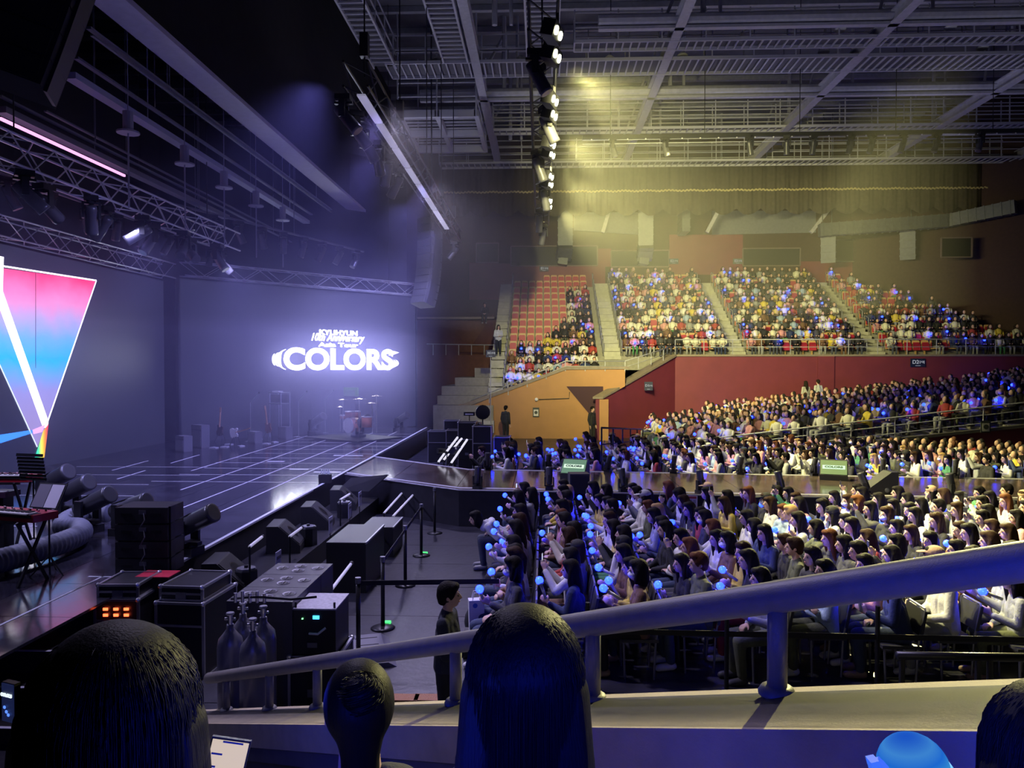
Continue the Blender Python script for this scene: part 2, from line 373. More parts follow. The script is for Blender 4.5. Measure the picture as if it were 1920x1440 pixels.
def poster(px, py, Y, w, h, label, red=False):
    p = ony(px, py, Y); t = thing('notice_board', label, 'sign', p)
    MB().box((0, 0, 0), (w, .03, h)).build('board', mat('notice_dark', (.05, .06, .06), .6), t)
    MB().box((0, -.02, -.05*h), (w*.72, .012, h*.68)).build('sheet', mat('paper_white', (.62, .62, .60), .7), t)
    MB().lathe((0, -.03, -.02*h), [(.16*w, 0), (.26*w, 0), (.26*w, .01), (.16*w, .01)], 12, (0, -1, 0)).build('symbol', mat('notice_dark', (0, 0, 0)), t)
poster(1005, 773, YO-.05, .32, .46, 'small framed notice on the orange wall')
poster(1848, 800, DYN-.06, .34, .42, 'small framed notice on the red side wall of the low stand')
# ================================================================== roof structure
RFM = mat('roof_sheet', (.13, .13, .15), .85, noise=.3, nscale=.8)
cl = MB().bb(-24, 36, 6, 51, 19.4, 19.6).build('ceiling', RFM, kind='structure')
rib = MB().bb(-24, 36, -.12, .12, -.25, 0).mesh('roof_purlin', STEEL)
for k in range(19): obj('roof_purlin', rib, cl, (0, 12+k*2.1, 19.38))
RST = mat('roof_steel_paint', (.40, .40, .46), .55, .1, noise=.12)
for X in (-10.1, -2.62, 4.86, 12.3, 19.85, 27.3):
    t = MB(); t.bb(X-.17, X+.17, 14, 45.2, 15.5, 15.56); t.bb(X-.05, X+.05, 14, 45.2, 15.56, 15.9); t.bb(X-.17, X+.17, 14, 45.2, 15.9, 15.96)
    t.build('beam_%d' % (abs(X)*10), RST, kind='structure')
    o = bpy.data.objects[-1] if False else None
for j, (Y, X0) in enumerate(((26.95, 2.0), (33.8, -5.5))):
    b = MB(); b.cyl((X0, Y, 15.85), (34, Y, 15.85), .22, None, 10); b.bb(X0, 34, Y-.14, Y+.10, 15.5, 15.6)
    b.build('beam_cross_%d' % (j+1), RST, kind='structure')
# roof truss web members standing between beam and roof
web = MB()
for X in (-2.62, 4.86, 12.3, 19.85):
    for Y in (19, 26.95, 33.8, 40.5):
        web.cyl((X+.9, Y+.3, 15.9), (X+.9, Y+.3, 19.4), .10, None, 6); web.cyl((X-.5, Y, 15.9), (X+.9, Y+1.8, 19.4), .06, None, 6)
        web.cyl((X+1.5, Y+.3, 15.9), (X+1.5, Y+.3, 19.4), .07, None, 6)
web.build('roof_web', RST, cl)
CWM = mat('catwalk_paint', (.46, .46, .52), .55, .1)
def catwalk(axis, c, w, a0, a1, z, pitch, label, rails=(.55, 1.1), single=True, bar=.055):
    """gangway along axis ('x'|'y') at cross position c"""
    t = thing('catwalk', label, 'catwalk')
    P = (lambda a, b, zz: (a, b, zz)) if axis == 'x' else (lambda a, b, zz: (b, a, zz))
    for s in (-1, 1):
        MB().beam(P(a0, c+s*w/2, z+.05), P(a1, c+s*w/2, z+.05), .07, .12).build('stringer', CWM, t)
    MB().beam(P(a0, c, z+.12), P(a1, c, z+.12), w, .02).build('deck', mat('catwalk_mesh', (.10, .10, .12), .8), t)
    n = int((a1-a0)/pitch)
    if single and n <= 300:
        rm = MB().beam(P(0, -w/2, 0), P(0, w/2, 0), bar, .05).mesh('rung', CWM)
        for i in range(n): obj('rung', rm, t, P(a0+i*pitch, c, z+.03))
    else:
        m = MB()
        for i in range(n): m.beam(P(a0+i*pitch, c-w/2, z+.03), P(a0+i*pitch, c+w/2, z+.03), bar, .05)
        tag(m.build('rungs', CWM, t), kind='stuff')
    for s in (-1, 1):
        for h in rails: MB().beam(P(a0, c+s*w/2, z+h), P(a1, c+s*w/2, z+h), .045).build('hand_rail', CWM, t)
        pm = MB().beam((0, 0, 0), (0, 0, rails[-1]), .045).mesh('post', CWM)
        for i in range(int((a1-a0)/1.6)+1): obj('post', pm, t, P(a0+i*1.6, c+s*w/2, z+.1))
    return t
catwalk('x', 30.3, 1.5, -6.2, 33, 15.5, .30, 'wide grey roof catwalk crossing above the floor seats')
catwalk('x', 28.3, .8, 1.2, 33, 15.5, .30, 'narrow grey roof catwalk beside the wide one')
catwalk('x', 38.5, .7, -2.5, 33, 15.55, .34, 'thin roof catwalk behind the second cross beam', (.5, .9, 1.3), False)
catwalk('x', 44.2, 1.1, -6, 33, 15.4, .34, 'last roof catwalk just before the hall curtain', (.5, .9, 1.3), False)
catwalk('y', 0.0, 1.15, 15, 29.5, 15.5, .36, 'lengthwise roof catwalk above the warm light truss')
catwalk('y', -3.4, .95, 15, 29.5, 15.5, .36, 'lengthwise roof catwalk between the two lighting trusses')
catwalk('y', -6.3, .9, 15, 30, 15.5, .40, 'lengthwise roof catwalk beside the stage roof')
# hanging maintenance platform
t = thing('roof_platform', 'caged steel platform hanging under the roof by the stage', 'platform')
zp = 14.6
for Y in (33.2, 36.0, 38.6): MB().bb(-6.4, -2.9, Y-.1, Y+.1, zp, zp+.32).build('cross_beam', CWM, t)
for X in (-6.4, -4.65, -2.9): MB().bb(X-.1, X+.1, 33.1, 38.7, zp+.02, zp+.30).build('side_beam', CWM, t)
for i in range(12): MB().bb(-6.3, -3.0, 33.4+i*.45, 33.5+i*.45, zp+.30, zp+.34).build('deck_slat', CWM, t)
for h in (.9, 1.5, 2.1):
    MB().tube([(-6.4, 38.6, zp+h), (-2.9, 38.6, zp+h), (-2.9, 33.1, zp+h), (-6.4, 33.1, zp+h)], .035, 5).build('guard_bar', CWM, t)
for X, Y in ((-6.4, 33.1), (-4.65, 33.1), (-2.9, 33.1), (-2.9, 36), (-2.9, 38.6), (-6.4, 38.6)): MB().cyl((X, Y, zp), (X, Y, 19.4), .04, None, 6).build('hanger', CWM, t)
# round down lights, ducts
dl = MB().lathe((0, 0, 0), [(.0, 0), (.2, 0), (.22, .05), (.1, .16), (.0, .18)], 14).mesh('lamp_disc', mat('lamp_disc_white', (.8, .8, .82), .5))
for i, (x, y) in enumerate([(977, 113), (1143, 112), (1280, 106), (1398, 65), (1575, 58), (1545, 99), (1842, 92), (1782, 54), (820, 115)]):
    p = onz(x, y, 15.9); obj('down_light', dl, None, p, label='unlit round white down light, %s along the roof from stage' % nth([8, 0, 1, 2, 3, 4, 7, 6, 5].index(i)), cat='lamp', group='roof down lights')
DUC = mat('duct_sheet', (.12, .13, .15), .5, .3, noise=.1)
def duct(name, pts, w, d, label, ribs=10):
    t = thing(name, label, 'air duct'); pts = [Vector(p) for p in pts]
    m = MB()
    for a, b in zip(pts, pts[1:]): m.beam(a, b, w if abs((b-a).z) > abs((b-a).x) else d, d if abs((b-a).z) > abs((b-a).x) else w)
    m.build('duct_body', DUC, t); MB().cyl(pts[0]+Vector((.2, 0, 0)), (pts[0].x+.2, pts[0].y, 19.4), .03, None, 5).build('hanger_rod', DUC, t)
    for a, b in zip(pts, pts[1:]):
        n = max(2, int((b-a).length/.42)); dv = (b-a).normalized()*.03
        hor = abs((b-a).x) > abs((b-a).z)
        rm = MB().beam(-dv, dv, (d if hor else w)+.06, (w if hor else d)+.06).mesh('seam_band', DUC)
        for i in range(n): obj('seam_band', rm, t, a.lerp(b, (i+.5)/n))
    return t
for k, x in enumerate((1060, 1211)):
    duct('air_duct', [ony(x, 380, 48.6), ony(x, 460, 49.0), ony(x-4, 485, 49.8), ony(x-6, 497, 49.8)], .95, .6, ['ribbed metal duct dropping above the E1 block', 'ribbed metal duct dropping beside the E2 sign'][k])
duct('air_duct', [ony(1282, 390, 48.6), ony(1282, 438, 48.6)], 1.6, .5, 'short wide metal duct above the red pier')
duct('air_duct', [ony(1536, 432, 46.5), ony(1780, 414, 46), ony(1905, 388, 43.5)], .75, .55, 'long horizontal metal duct bending along the angled wall')
duct('air_duct', [ony(1553, 440, 47.2), ony(1553, 492, 47.6)], .85, .5, 'metal duct leg under the long duct, stage side')
duct('air_duct', [ony(1702, 430, 47), ony(1702, 486, 47.4)], .85, .5, 'metal duct leg under the long duct, far side')
panel('grey_panel', mat('panel_haze_grey', (.16, .17, .20), .9, noise=.1), [(1076, 398), (1196, 398), (1196, 440), (1076, 432)], 50.5, .05, None, label='grey panel between the two dropping ducts', cat='wall panel')  # panel grey also carries the lighter haze on this wall
panel('grey_panel', mat('panel_haze_grey', (0, 0, 0)), [(1335, 395), (1530, 395), (1530, 436), (1335, 440)], 50.5, .05, None, label='wide grey panel over the E3 windows', cat='wall panel')
for i, (x0, x1) in enumerate(((1145, 1130), (1352, 1325), (1560, 1520))):
    MB().beam(ony(x0, 385, 47.5), ony(x1, 436, 47.5), .22).cyl(ony(x0, 387, 47.5), (ony(x0, 387, 47.5).x, 47.5, 19.4), .07, None, 6).build('brace_strut', RST, label='slanting steel strut under the hall curtain, %s from stage' % nth(i), cat='strut')
# --- hall curtain with scallops and rope
CUR = mat('curtain_olive', (.038, .028, .018), .9, noise=.2, nscale=5)
vs, fs = [], []; X0c, X1c, YC = -6.0, 34.0, 45.4; N = 560
for i in range(N+1):
    x = X0c+(X1c-X0c)*i/N; y = YC+.05*math.sin(x*9)+.03*math.sin(x*23)
    sc = 13.05-.38*abs(math.sin(math.pi*x/1.45)); 
    for z in (15.75, 14.3, 13.6, sc): vs.append((x, y, z))
for i in range(N):
    for k in range(3): fs.append((i*4+k, i*4+k+1, (i+1)*4+k+1, (i+1)*4+k))
ct = MB().add(vs, fs).build('hall_curtain', CUR, None, True, label='dark olive scalloped curtain hanging in front of the far wall', cat='curtain')
md = ct.modifiers.new('thick', 'SOLIDIFY'); md.thickness = .03
MB().tube([(X0c+(X1c-X0c)*i/900, YC-.12+.02*math.sin(i*1.1), 14.12+.035*math.sin(i*1.3)+.02*math.sin(i*.21)) for i in range(901)], .05, 5).build('rope_trim', mat('rope_gold', (.45, .38, .18), .7), ct)
# ================================================================== trusses
def truss(p, q, w, label, m=ALU, bay=None, r=.025, cat='truss', name='lighting_truss'):
    p, q = Vector(p), Vector(q); bay = bay or w
    t = thing(name, label, cat, p); d = q-p; L = d.length; t.rotation_euler = d.to_track_quat('X', 'Z').to_euler()
    h = w/2
    for a in (-1, 1):
        for b in (-1, 1): MB().cyl((0, a*h, b*h), (L, a*h, b*h), r, None, 6).build('chord', m, t)
    n = int(L/bay)
    sp = {}
    for s in (-1, 1):
        sp[('v', s)] = MB().cyl((0, s*h, -h), (bay, s*h, h), r*.6, None, 5).mesh('brace', m)
        sp[('w', s)] = MB().cyl((0, s*h, h), (bay, s*h, -h), r*.6, None, 5).mesh('brace', m)
        sp[('h', s)] = MB().cyl((0, -h, s*h), (bay, h, s*h), r*.6, None, 5).mesh('brace', m)
        sp[('g', s)] = MB().cyl((0, h, s*h), (bay, -h, s*h), r*.6, None, 5).mesh('brace', m)
    for i in range(n):
        for s in (-1, 1):
            obj('brace', sp[('v' if i % 2 else 'w', s)], t, (i*bay, 0, 0)); obj('brace', sp[('h' if i % 2 else 'g', s)], t, (i*bay, 0, 0))
    return t
def truss_hung(p, q, *a, **k):
    t = truss(p, q, *a, **k); L = (Vector(q)-Vector(p)).length
    for f in (.15, .85):
        MB().cyl((L*f, 0, .2), (L*f, 0, 19.4-p[2]), .014, None, 5).build('hang_cable', DKM, t)
    return t
truss_hung((-9.5, 11.5, 7.35), (-9.5, 22.6, 7.35), .52, 'bright aluminium box truss hanging over the middle of the stage', bay=.6)
truss_hung((-13.3, 13.5, 6.95), (-13.3, 26.2, 6.95), .5, 'aluminium box truss above the prism video wall', bay=.7)
U = Vector((-5.75, 34.0, 0))-Vector((-13.0, 26.3, 0)); LU = U.length; U.normalize(); NW = Vector((U.y, -U.x, 0))
P0 = Vector((-13.0, 26.3, 0))
truss_hung(P0+Vector((.1, 0, 7.05))+NW*.1, P0+U*LU+Vector((0, 0, 7.05))+NW*.1, .5, 'aluminium box truss above the white title screen', bay=.75)
t1 = truss((-3.8, 15.2, 9.5), (-3.95, 34.2, 9.5), .5, 'dark lighting truss with white light strip over the stage edge', DKM, 1.0, .03)
seg = MB().bb(0, 1.78, -.09, .09, -.02, .02).mesh('light_strip', mat('strip_white', (.85, .85, .9), .5, em=(.75, .72, 1), es=.25))
for i in range(8): obj('light_strip', seg, t1, (.4+i*1.9, -.02, -.29))
t2 = truss((.02, 12.8, 9.5), (.0, 30.2, 9.5), .5, 'black lighting truss of warm floods above the floor seats', BLK, .9, .03)
for i, (tt, xx, yy) in enumerate([(t1, -3.8, 16), (t1, -3.8, 20), (t1, -3.85, 25), (t1, -3.9, 29), (t1, -3.9, 33), (t2, 0, 13.3), (t2, 0, 17), (t2, 0, 21.5), (t2, 0, 29.8)]):
    m = MB(); m.cyl((0, 0, .22), (0, 0, 9.88), .018, None, 5); m.box((0, 0, .9), (.18, .18, .5))
    m.build('hoist_chain', DKM, None, loc=(xx, yy, 9.5), label='chain hoist holding the %s, %s from camera' % (('stage edge truss', nth(i)) if i < 5 else ('warm flood truss', nth(i-5))), cat='hoist')
# pale long soffit strip and dark lighting bars of the stage roof
MB().bb(-8.62, -7.92, 13.8, 42, 10.5, 10.62).build('roof_soffit', mat('soffit_lilac', (.50, .48, .62), .7, noise=.06), label='long pale lilac soffit strip running along the stage roof edge', cat='soffit')
BARM = mat('bar_paint', (.18, .18, .24), .5, .3)
for i, (x, y, z, Y1, r, lb) in enumerate([(166, 52, 10.0, 30.5, .05, 'thin dark lighting bar under the lilac soffit'), (172, 66, 9.9, 30.5, .03, 'thin cable bar beside the soffit bar'),
    (142, 108, 9.6, 29.5, .05, 'thin lighting bar between soffit and pale bar'), (130, 141, 9.4, 30, .13, 'pale blue wide lighting bar hung under the stage roof'),
    (0, 180, 8.6, 30, .04, 'thin lighting bar over the stage middle'), (0, 205, 8.4, 24, .12, 'broad dark lighting bar over the stage middle'), (85, 208, 8.8, 28, .035, 'thin cable bar over the stage middle')]):
    p = onz(x, y, z); MB().beam((p.x, p.y, z), (p.x, Y1, z), r*2, r).cyl((p.x, p.y+3, z), (p.x, p.y+3, 19.4), .012, None, 5).cyl((p.x, Y1-2, z), (p.x, Y1-2, 19.4), .012, None, 5).build('lighting_bar', mat('bar_pale', (.42, .44, .60), .5) if i == 3 else BARM, label=lb, cat='lighting bar')
p = onz(0, 222, 8.2); MB().beam((p.x, p.y, 8.2), (p.x, p.y+4.2, 8.2), .05).build('neon_tube', emat('neon_pink', (1, .42, .85), 1.6), label='glowing pink linear light tube under the stage roof', cat='light tube')
for i, (x, y) in enumerate([(240, 228), (346, 290), (420, 336), (480, 372), (530, 400)]):
    p = onz(x, y, 8.95); m = MB(); m.cyl((0, 0, -.22), (0, 0, .22), .11, None, 10); m.cyl((0, 0, -.22), (0, 0, -.26), .24, None, 12); m.cyl((0, 0, .2), (0, 0, 10.45), .012, None, 5); m.cyl((0, 0, -1.9), (0, 0, -.2), .02, None, 5)
    m.build('chain_motor', mat('motor_grey', (.35, .35, .45), .5), None, loc=p, label='grey chain motor under the pale bar, %s from camera' % nth(i), cat='hoist', group='chain motors')
# big black drape that closes the stage roof behind
wall('wall_drape', [(-14.2, 8, 0), (-14.2, 27.4, 0), (-14.2, 27.4, 13), (-14.2, 8, 13)], (-.2, 0, 0), BLKM)
wall('wall_drape_corner', [P0+Vector((-1.2, 1.1, 0)), P0+U*LU+Vector((-.6, 1.0, 0)), P0+U*LU+Vector((-.6, 1.0, 13)), P0+Vector((-1.2, 1.1, 13))], (-.1, .15, 0), BLKM)
wall('wall_roof_drape', [(-8.6, 13.8, 10.7), (-8.6, 42, 10.7), (-8.6, 42, 19), (-8.6, 13.8, 19)], (.1, 0, 0), BLKM)
# ------------------------------------------------------------------ line arrays
CABM = mat('speaker_cabinet', (.026, .026, .032), .45, bump=.3, bscale=180); GRL = mat('speaker_grille', (.03, .03, .035), .6, .3, bump=.6, bscale=220)
def array(loc, n, w, h, d, rz, bend, label, tilt0=0, CABM=CABM, GRL=GRL):
    t = thing('line_array', label, 'loudspeaker', loc, rz); pos = Vector((0, 0, 0)); a = tilt0
    box = MB().box((0, 0, 0), (w, d, h*.94)).mesh('cabinet', CABM); gr = MB().box((0, -d/2-.01, 0), (w*.92, .02, h*.84)).mesh('grille', GRL); rg = MB().box((w/2+.02, 0, 0), (.04, d*.6, h*1.0)).mesh('rigging_plate', DKM)
    for i in range(n):
        c = obj('cabinet', box, t, pos+RX(a) @ Vector((0, 0, -h/2))); c.rotation_euler = (a, 0, 0)
        obj('grille', gr, c); obj('rigging_plate', rg, c)
        pos = pos+RX(a) @ Vector((0, 0, -h)); a += bend*(i/n)
    MB().cyl((0, .1, 0), (0, .1, 19.35-loc[2]), .03, None, 6).build('hoist_cable', DKM, t)
    return t
array(ony(806, 408, 31.5), 12, .95, .315, .6, math.radians(-42), -.075, 'black curved line array hanging at the far stage corner')
q = ony(70, 0, 8.6); array(q+Vector((.05, 0, 1.0)), 6, 1.4, .34, .7, math.radians(20), -.05, 'large black line array hanging over the near stage corner', 0, BLKM, BLKM).rotation_euler[1] = .30
# ================================================================== video walls
SCR = mat('led_screen_dark', (.018, .018, .030), .35, em=(.16, .17, .42), es=.13, bump=.15, bscale=60)
ZS = .83
vw = thing('video_wall', 'dark stage back video wall showing a pink and blue prism', 'video wall')
MB().bb(-13.75, -13.5, 9, 26.2, ZS, 6.6).build('screen', SCR, vw)
def pxs(x, y): return onx(x, y, -13.5)
def pic(name, pts, m, off, parent=vw):
    return MB().prism([pxs(x, y)+Vector((off-.004, 0, 0)) for x, y in pts], (.004, 0, 0)).build(name, m, parent)
def rampmat(name, z0, z1, stops, s, axis='Z', amp=.5):
    m = bpy.data.materials.new(name); m.use_nodes = True; nt = m.node_tree; nt.nodes.clear()
    o = nt.nodes.new('ShaderNodeOutputMaterial'); e = nt.nodes.new('ShaderNodeEmission'); e.inputs[1].default_value = s
    tc = nt.nodes.new('ShaderNodeTexCoord'); sx = nt.nodes.new('ShaderNodeSeparateXYZ'); mr = nt.nodes.new('ShaderNodeMapRange'); cr = nt.nodes.new('ShaderNodeValToRGB')
    nz = nt.nodes.new('ShaderNodeTexNoise'); nz.inputs['Scale'].default_value = 1.6; nz.inputs['Detail'].default_value = 3
    mm = nt.nodes.new('ShaderNodeMath'); mm.operation = 'MULTIPLY_ADD'; mm.inputs[1].default_value = amp
    nt.links.new(tc.outputs['Object'], sx.inputs[0]); nt.links.new(tc.outputs['Object'], nz.inputs['Vector'])
    nt.links.new(nz.outputs['Fac'], mm.inputs[0]); nt.links.new(sx.outputs[axis], mm.inputs[2]); nt.links.new(mm.outputs[0], mr.inputs[0])
    mr.inputs[1].default_value = z0+amp/2; mr.inputs[2].default_value = z1+amp/2
    nt.links.new(mr.outputs[0], cr.inputs[0]); nt.links.new(cr.outputs[0], e.inputs[0]); nt.links.new(e.outputs[0], o.inputs[0])
    while len(cr.color_ramp.elements) < len(stops): cr.color_ramp.elements.new(.5)
    for el, (p, c) in zip(cr.color_ramp.elements, stops): el.position = p; el.color = (*c, 1)
    return m
PRG = rampmat('prism_picture', 2.0, 6.1, [(0, (.30, .24, .55)), (.22, (.28, .26, .66)), (.42, (.03, .42, .95)), (.56, (.16, .40, .9)), (.70, (.50, .36, .75)), (.86, (.98, .20, .52)), (1, (.85, .05, .22))], 1.5)
pic('prism_picture', [(-60, 494), (180, 527), (88, 792), (70, 838), (-60, 560)], PRG, .006)
OUT = emat('prism_outline', (.92, .88, 1.0), 2.4)
def strip(pts, w, m, name, off=.012):
    g = MB(); P = [pxs(x, y)+Vector((off, 0, 0)) for x, y in pts]
    for a, b in zip(P, P[1:]): g.beam(a, b, .004, w)
    return g.build(name, m, vw)
strip([(-60, 489), (180, 526), (88, 792)], .045, OUT, 'prism_outline'); strip([(-40, 600), (69, 838)], .035, emat('prism_outline_cool', (.7, .78, 1), 1.5), 'prism_outline')
pic('white_beam', [(-14, 505), (4, 505), (4, 545), (90, 790), (88, 802), (80, 802), (-8, 560)], emat('beam_white', (1, .93, 1), 3.2), .014)
pic('white_beam', [(-10, 478), (6, 482), (4, 548), (-10, 556)], emat('beam_white', (0, 0, 0), 0), .016)
pic('blue_beam', [(-60, 818), (0, 815), (60, 806), (60, 812), (0, 831), (-60, 842)], emat('beam_blue', (.05, .25, 1), 1.6), .014)
pic('pink_beam', [(60, 806), (84, 796), (78, 810), (62, 814)], emat('beam_pink', (.9, .45, 1), 1.4), .016)
y0, y1 = pxs(66, 850).y, pxs(86, 850).y
RBW = rampmat('rainbow_fan', y0-.05, y1+.05, [(0, (.0, .75, .75)), (.3, (.1, .8, .4)), (.55, (.9, .85, .1)), (.8, (1, .3, .05)), (1, (.8, .05, .1))], 1.5, 'Y', .04)
pic('rainbow_fan', [(80, 808), (90, 795), (82, 858), (64, 859)], RBW, .018)
pic('panel_joint', [(66, 512), (66.7, 512), (66.7, 690), (66, 690)], mat('joint_grey', (.2, .1, .2), .6), .010)
# --- title screen
tw = thing('video_wall', 'angled video wall glowing with the white COLORS title', 'video wall')
c = P0+U*(LU/2); zc = (ZS+6.7)/2
R3 = Matrix((U, -NW, Vector((0, 0, 1)))).transposed()
MB().box(c+Vector((0, 0, zc))-NW*.1, (LU, .2, 6.7-ZS), R3).build('screen', SCR, tw)
for s in (0, 1): MB().box(P0+U*LU*s+Vector((0, 0, zc))-NW*.1, (.08, .26, 6.75-ZS), R3).build('screen_frame', DKM, tw)
def onscr(x, y, off=.01): return onplane(x, y, P0, NW)+NW*off
TXM = emat('title_white', (.86, .88, 1.0), 30.0); TXD = emat('title_lilac', (.70, .70, 1.0), 4.0)
rotT = (math.pi/2, 0, math.atan2(U.y, U.x))
def title(txt, x0, x1, ytop, ybot, off, m=TXM, shear=0, name='title_lettering'):
    a, b = onscr(x0, (ytop+ybot)/2), onscr(x1, (ytop+ybot)/2); h = (onscr((x0+x1)/2, ytop)-onscr((x0+x1)/2, ybot)).length; w = (b-a).length
    return text(txt, h*1.36, m, tw, (a+b)/2, rotT, off*h, .006, 1, shear, name=name, width=w)
title('COLORS', 532, 737, 654, 693, .045)
title('KYUHYUN', 599, 670, 619.5, 628.5, .03)
title('10th Anniversary', 584, 683, 628, 642, .014, shear=.35)
title('Asia Tour', 597, 671, 643, 650.5, .03)
def arc(cx, cy, rx, ry, a0, a1, th, m):
    pts = []; n = 12
    for i in range(n+1): a = math.radians(a0+(a1-a0)*i/n); pts.append((cx+rx*math.cos(a), cy+ry*math.sin(a)))
    for i in range(n, -1, -1): a = math.radians(a0+(a1-a0)*i/n); k = math.sin(math.pi*i/n); pts.append((cx+(rx-th*k)*math.cos(a), cy+ry*.98*math.sin(a)))
    MB().prism([onscr(x, y, .02) for x, y in pts], NW*.005).build('title_echo', m, tw)
arc(538, 674, 18, 19, 100, 260, 6, TXM); arc(531, 674, 12, 16, 100, 260, 4.5, TXM); arc(523, 674, 9, 13, 100, 260, 4, TXM); arc(516, 674, 6, 11, 100, 260, 3.5, TXM)
for i, dx in enumerate((0, 4, 8)):
    arc(729+dx, 683-i, 10, 9-i, -80, 80, 4, TXD); 
    MB().prism([onscr(x+dx+2, y, .02) for x, y in ((727, 656+i), (738, 661), (727, 667-i))], NW*.005).build('title_echo', TXD, tw)
# ================================================================== stage and runway
DECK = mat('stage_gloss_black', (.030, .028, .040), .13, spec=.7, noise=.5, nscale=1.4, bump=.05, bscale=5)
SKT = mat('stage_skirt_cloth', (.012, .012, .020), .85, noise=.2); TAPE = mat('white_floor_tape', (.62, .62, .72), .5); EDGE = mat('deck_edge_metal', (.30, .30, .36), .4, .5)
stg = thing('stage', 'wide glossy black main stage with white tape lines', 'stage')
MB().prism([(-13.8, 4, 0), (-5.62, 4, 0), (-5.62, 9.3, 0), (-4.97, 9.3, 0), (-5.2, 33.4, 0), (-13.8, 33.4, 0)], (0, 0, ZS-.03)).build('skirt', SKT, stg)
pm = MB().bb(-.606, .606, -.606, .606, -.03, 0).mesh('deck_panel', DECK)
for i in range(7):
    for j in range(24):
        x, y = -5.62-1.22*i, 4.7+1.22*j
        if i == 0 and y > 9.2: x -= 0
        obj('deck_panel', pm, stg, (x-.0, y, ZS))
pn = MB().bb(-.3, .3, -.606, .606, -.03, 0).mesh('deck_panel', DECK)
for j in range(20): obj('deck_panel', pn, stg, (-4.71-.0, 9.92+1.22*j, ZS)) if False else None
MB().prism([(-5.02, 9.3, ZS-.03), (-4.96, 9.3, ZS-.03), (-5.15, 33.4, ZS-.03), (-5.22, 33.4, ZS-.03)], (0, 0, .034)).build('edge_strip', TAPE, stg)
MB().bb(-5.63, -5.60, 4, 9.3, ZS-.05, ZS+.004).build('edge_strip', TAPE, stg)
MB().bb(-5.8, -4.95, 9.26, 9.3, ZS, ZS+.004).build('edge_strip', TAPE, stg)
tm = {}
def tape(x0, y0, x1, y1, w=.035):
    MB().beam((x0, y0, ZS+.002), (x1, y1, ZS+.002), w, .004).build('tape_line', TAPE, stg)
for x, a, b in ((-5.95, 12.5, 31), (-6.85, 13, 30.5), (-7.9, 16, 30), (-9.1, 19, 29), (-10.2, 17.5, 19), (-10.4, 20.5, 22.5), (-11.2, 19, 21)): tape(x, a, x-.12, b)
for k in range(12): y = 17.2+k*1.16; tape(-9.2+.1*(k % 3), y, -5.2, y-.05, .022)
for k in range(6): tape(-12.6, 12.2+k*1.5, -8.5-.5*(k % 2), 12.2+k*1.5, .02)
for (x, y, w) in ((-5.5, 18.9, .7), (-5.9, 22.5, .9), (-6.4, 19.4, .5), (-7.6, 21.0, .5)): MB().bb(x-w/2, x+w/2, y-.07, y+.07, ZS, ZS+.003).build('tape_patch', TAPE, stg)
# steps going down at the near edge of the stage
for k in range(3):
    z = ZS-.22*(k+1); b = MB().bb(-5.6+.0, -4.85, 7.35-k*.36, 7.75-k*.36, 0, z).build('stage_step', BLK, stg)
    MB().bb(-5.6, -4.85, 7.35-k*.36, 7.39-k*.36, z, z+.004).build('step_edge', TAPE, b)
rw = thing('runway', 'long glossy runway stage crossing between two floor crowds', 'stage')
RF = [(-4.97, 18.65), (-1.83, 16.36), (0.59, 16.2), (3.6, 15.9), (9.8, 15.55), (24, 14.9)]
RR = [(-5.08, 22.45), (-1.92, 19.67), (4.39, 19.12), (11.7, 18.5), (24, 17.6)]
def edge(L, x):
    for (a, b), (c, d) in zip(L, L[1:]):
        if a <= x <= c: return b+(d-b)*(x-a)/(c-a)
    return L[-1][1]
MB().prism([(x, y, 0) for x, y in RF]+[(x, y, 0) for x, y in RR[::-1]], (0, 0, ZS-.03)).build('skirt', SKT, rw)
xs = [-4.95, -3.6, -1.9]+[-1.9+1.25*k for k in range(1, 21)]
RWD = mat('runway_gloss_wood', (.060, .045, .042), .12, spec=.7, noise=.45, nscale=2, bump=.06, bscale=6)
for a, b in zip(xs, xs[1:]):
    for h in range(3):
        g = .006; q = []
        for (x, f) in ((a+g, h/3), (b-g, h/3), (b-g, (h+1)/3), (a+g, (h+1)/3)):
            y0, y1 = edge(RF, x), edge(RR, x); y = y0+(y1-y0)*f; q.append((x, y+(g if f == h/3 else -g), ZS-.03))
        MB().prism(q, (0, 0, .03)).build('deck_panel', RWD, rw)
for L, dy in ((RF, .16), (RR, -.14)):
    MB().tube([(x, y+dy, ZS+.002) for x, y in L], .012, 4).build('tape_line', TAPE, rw)
MB().tube([(x, y-.01, ZS-.02) for x, y in RF], .02, 5).build('edge_trim', EDGE, rw)
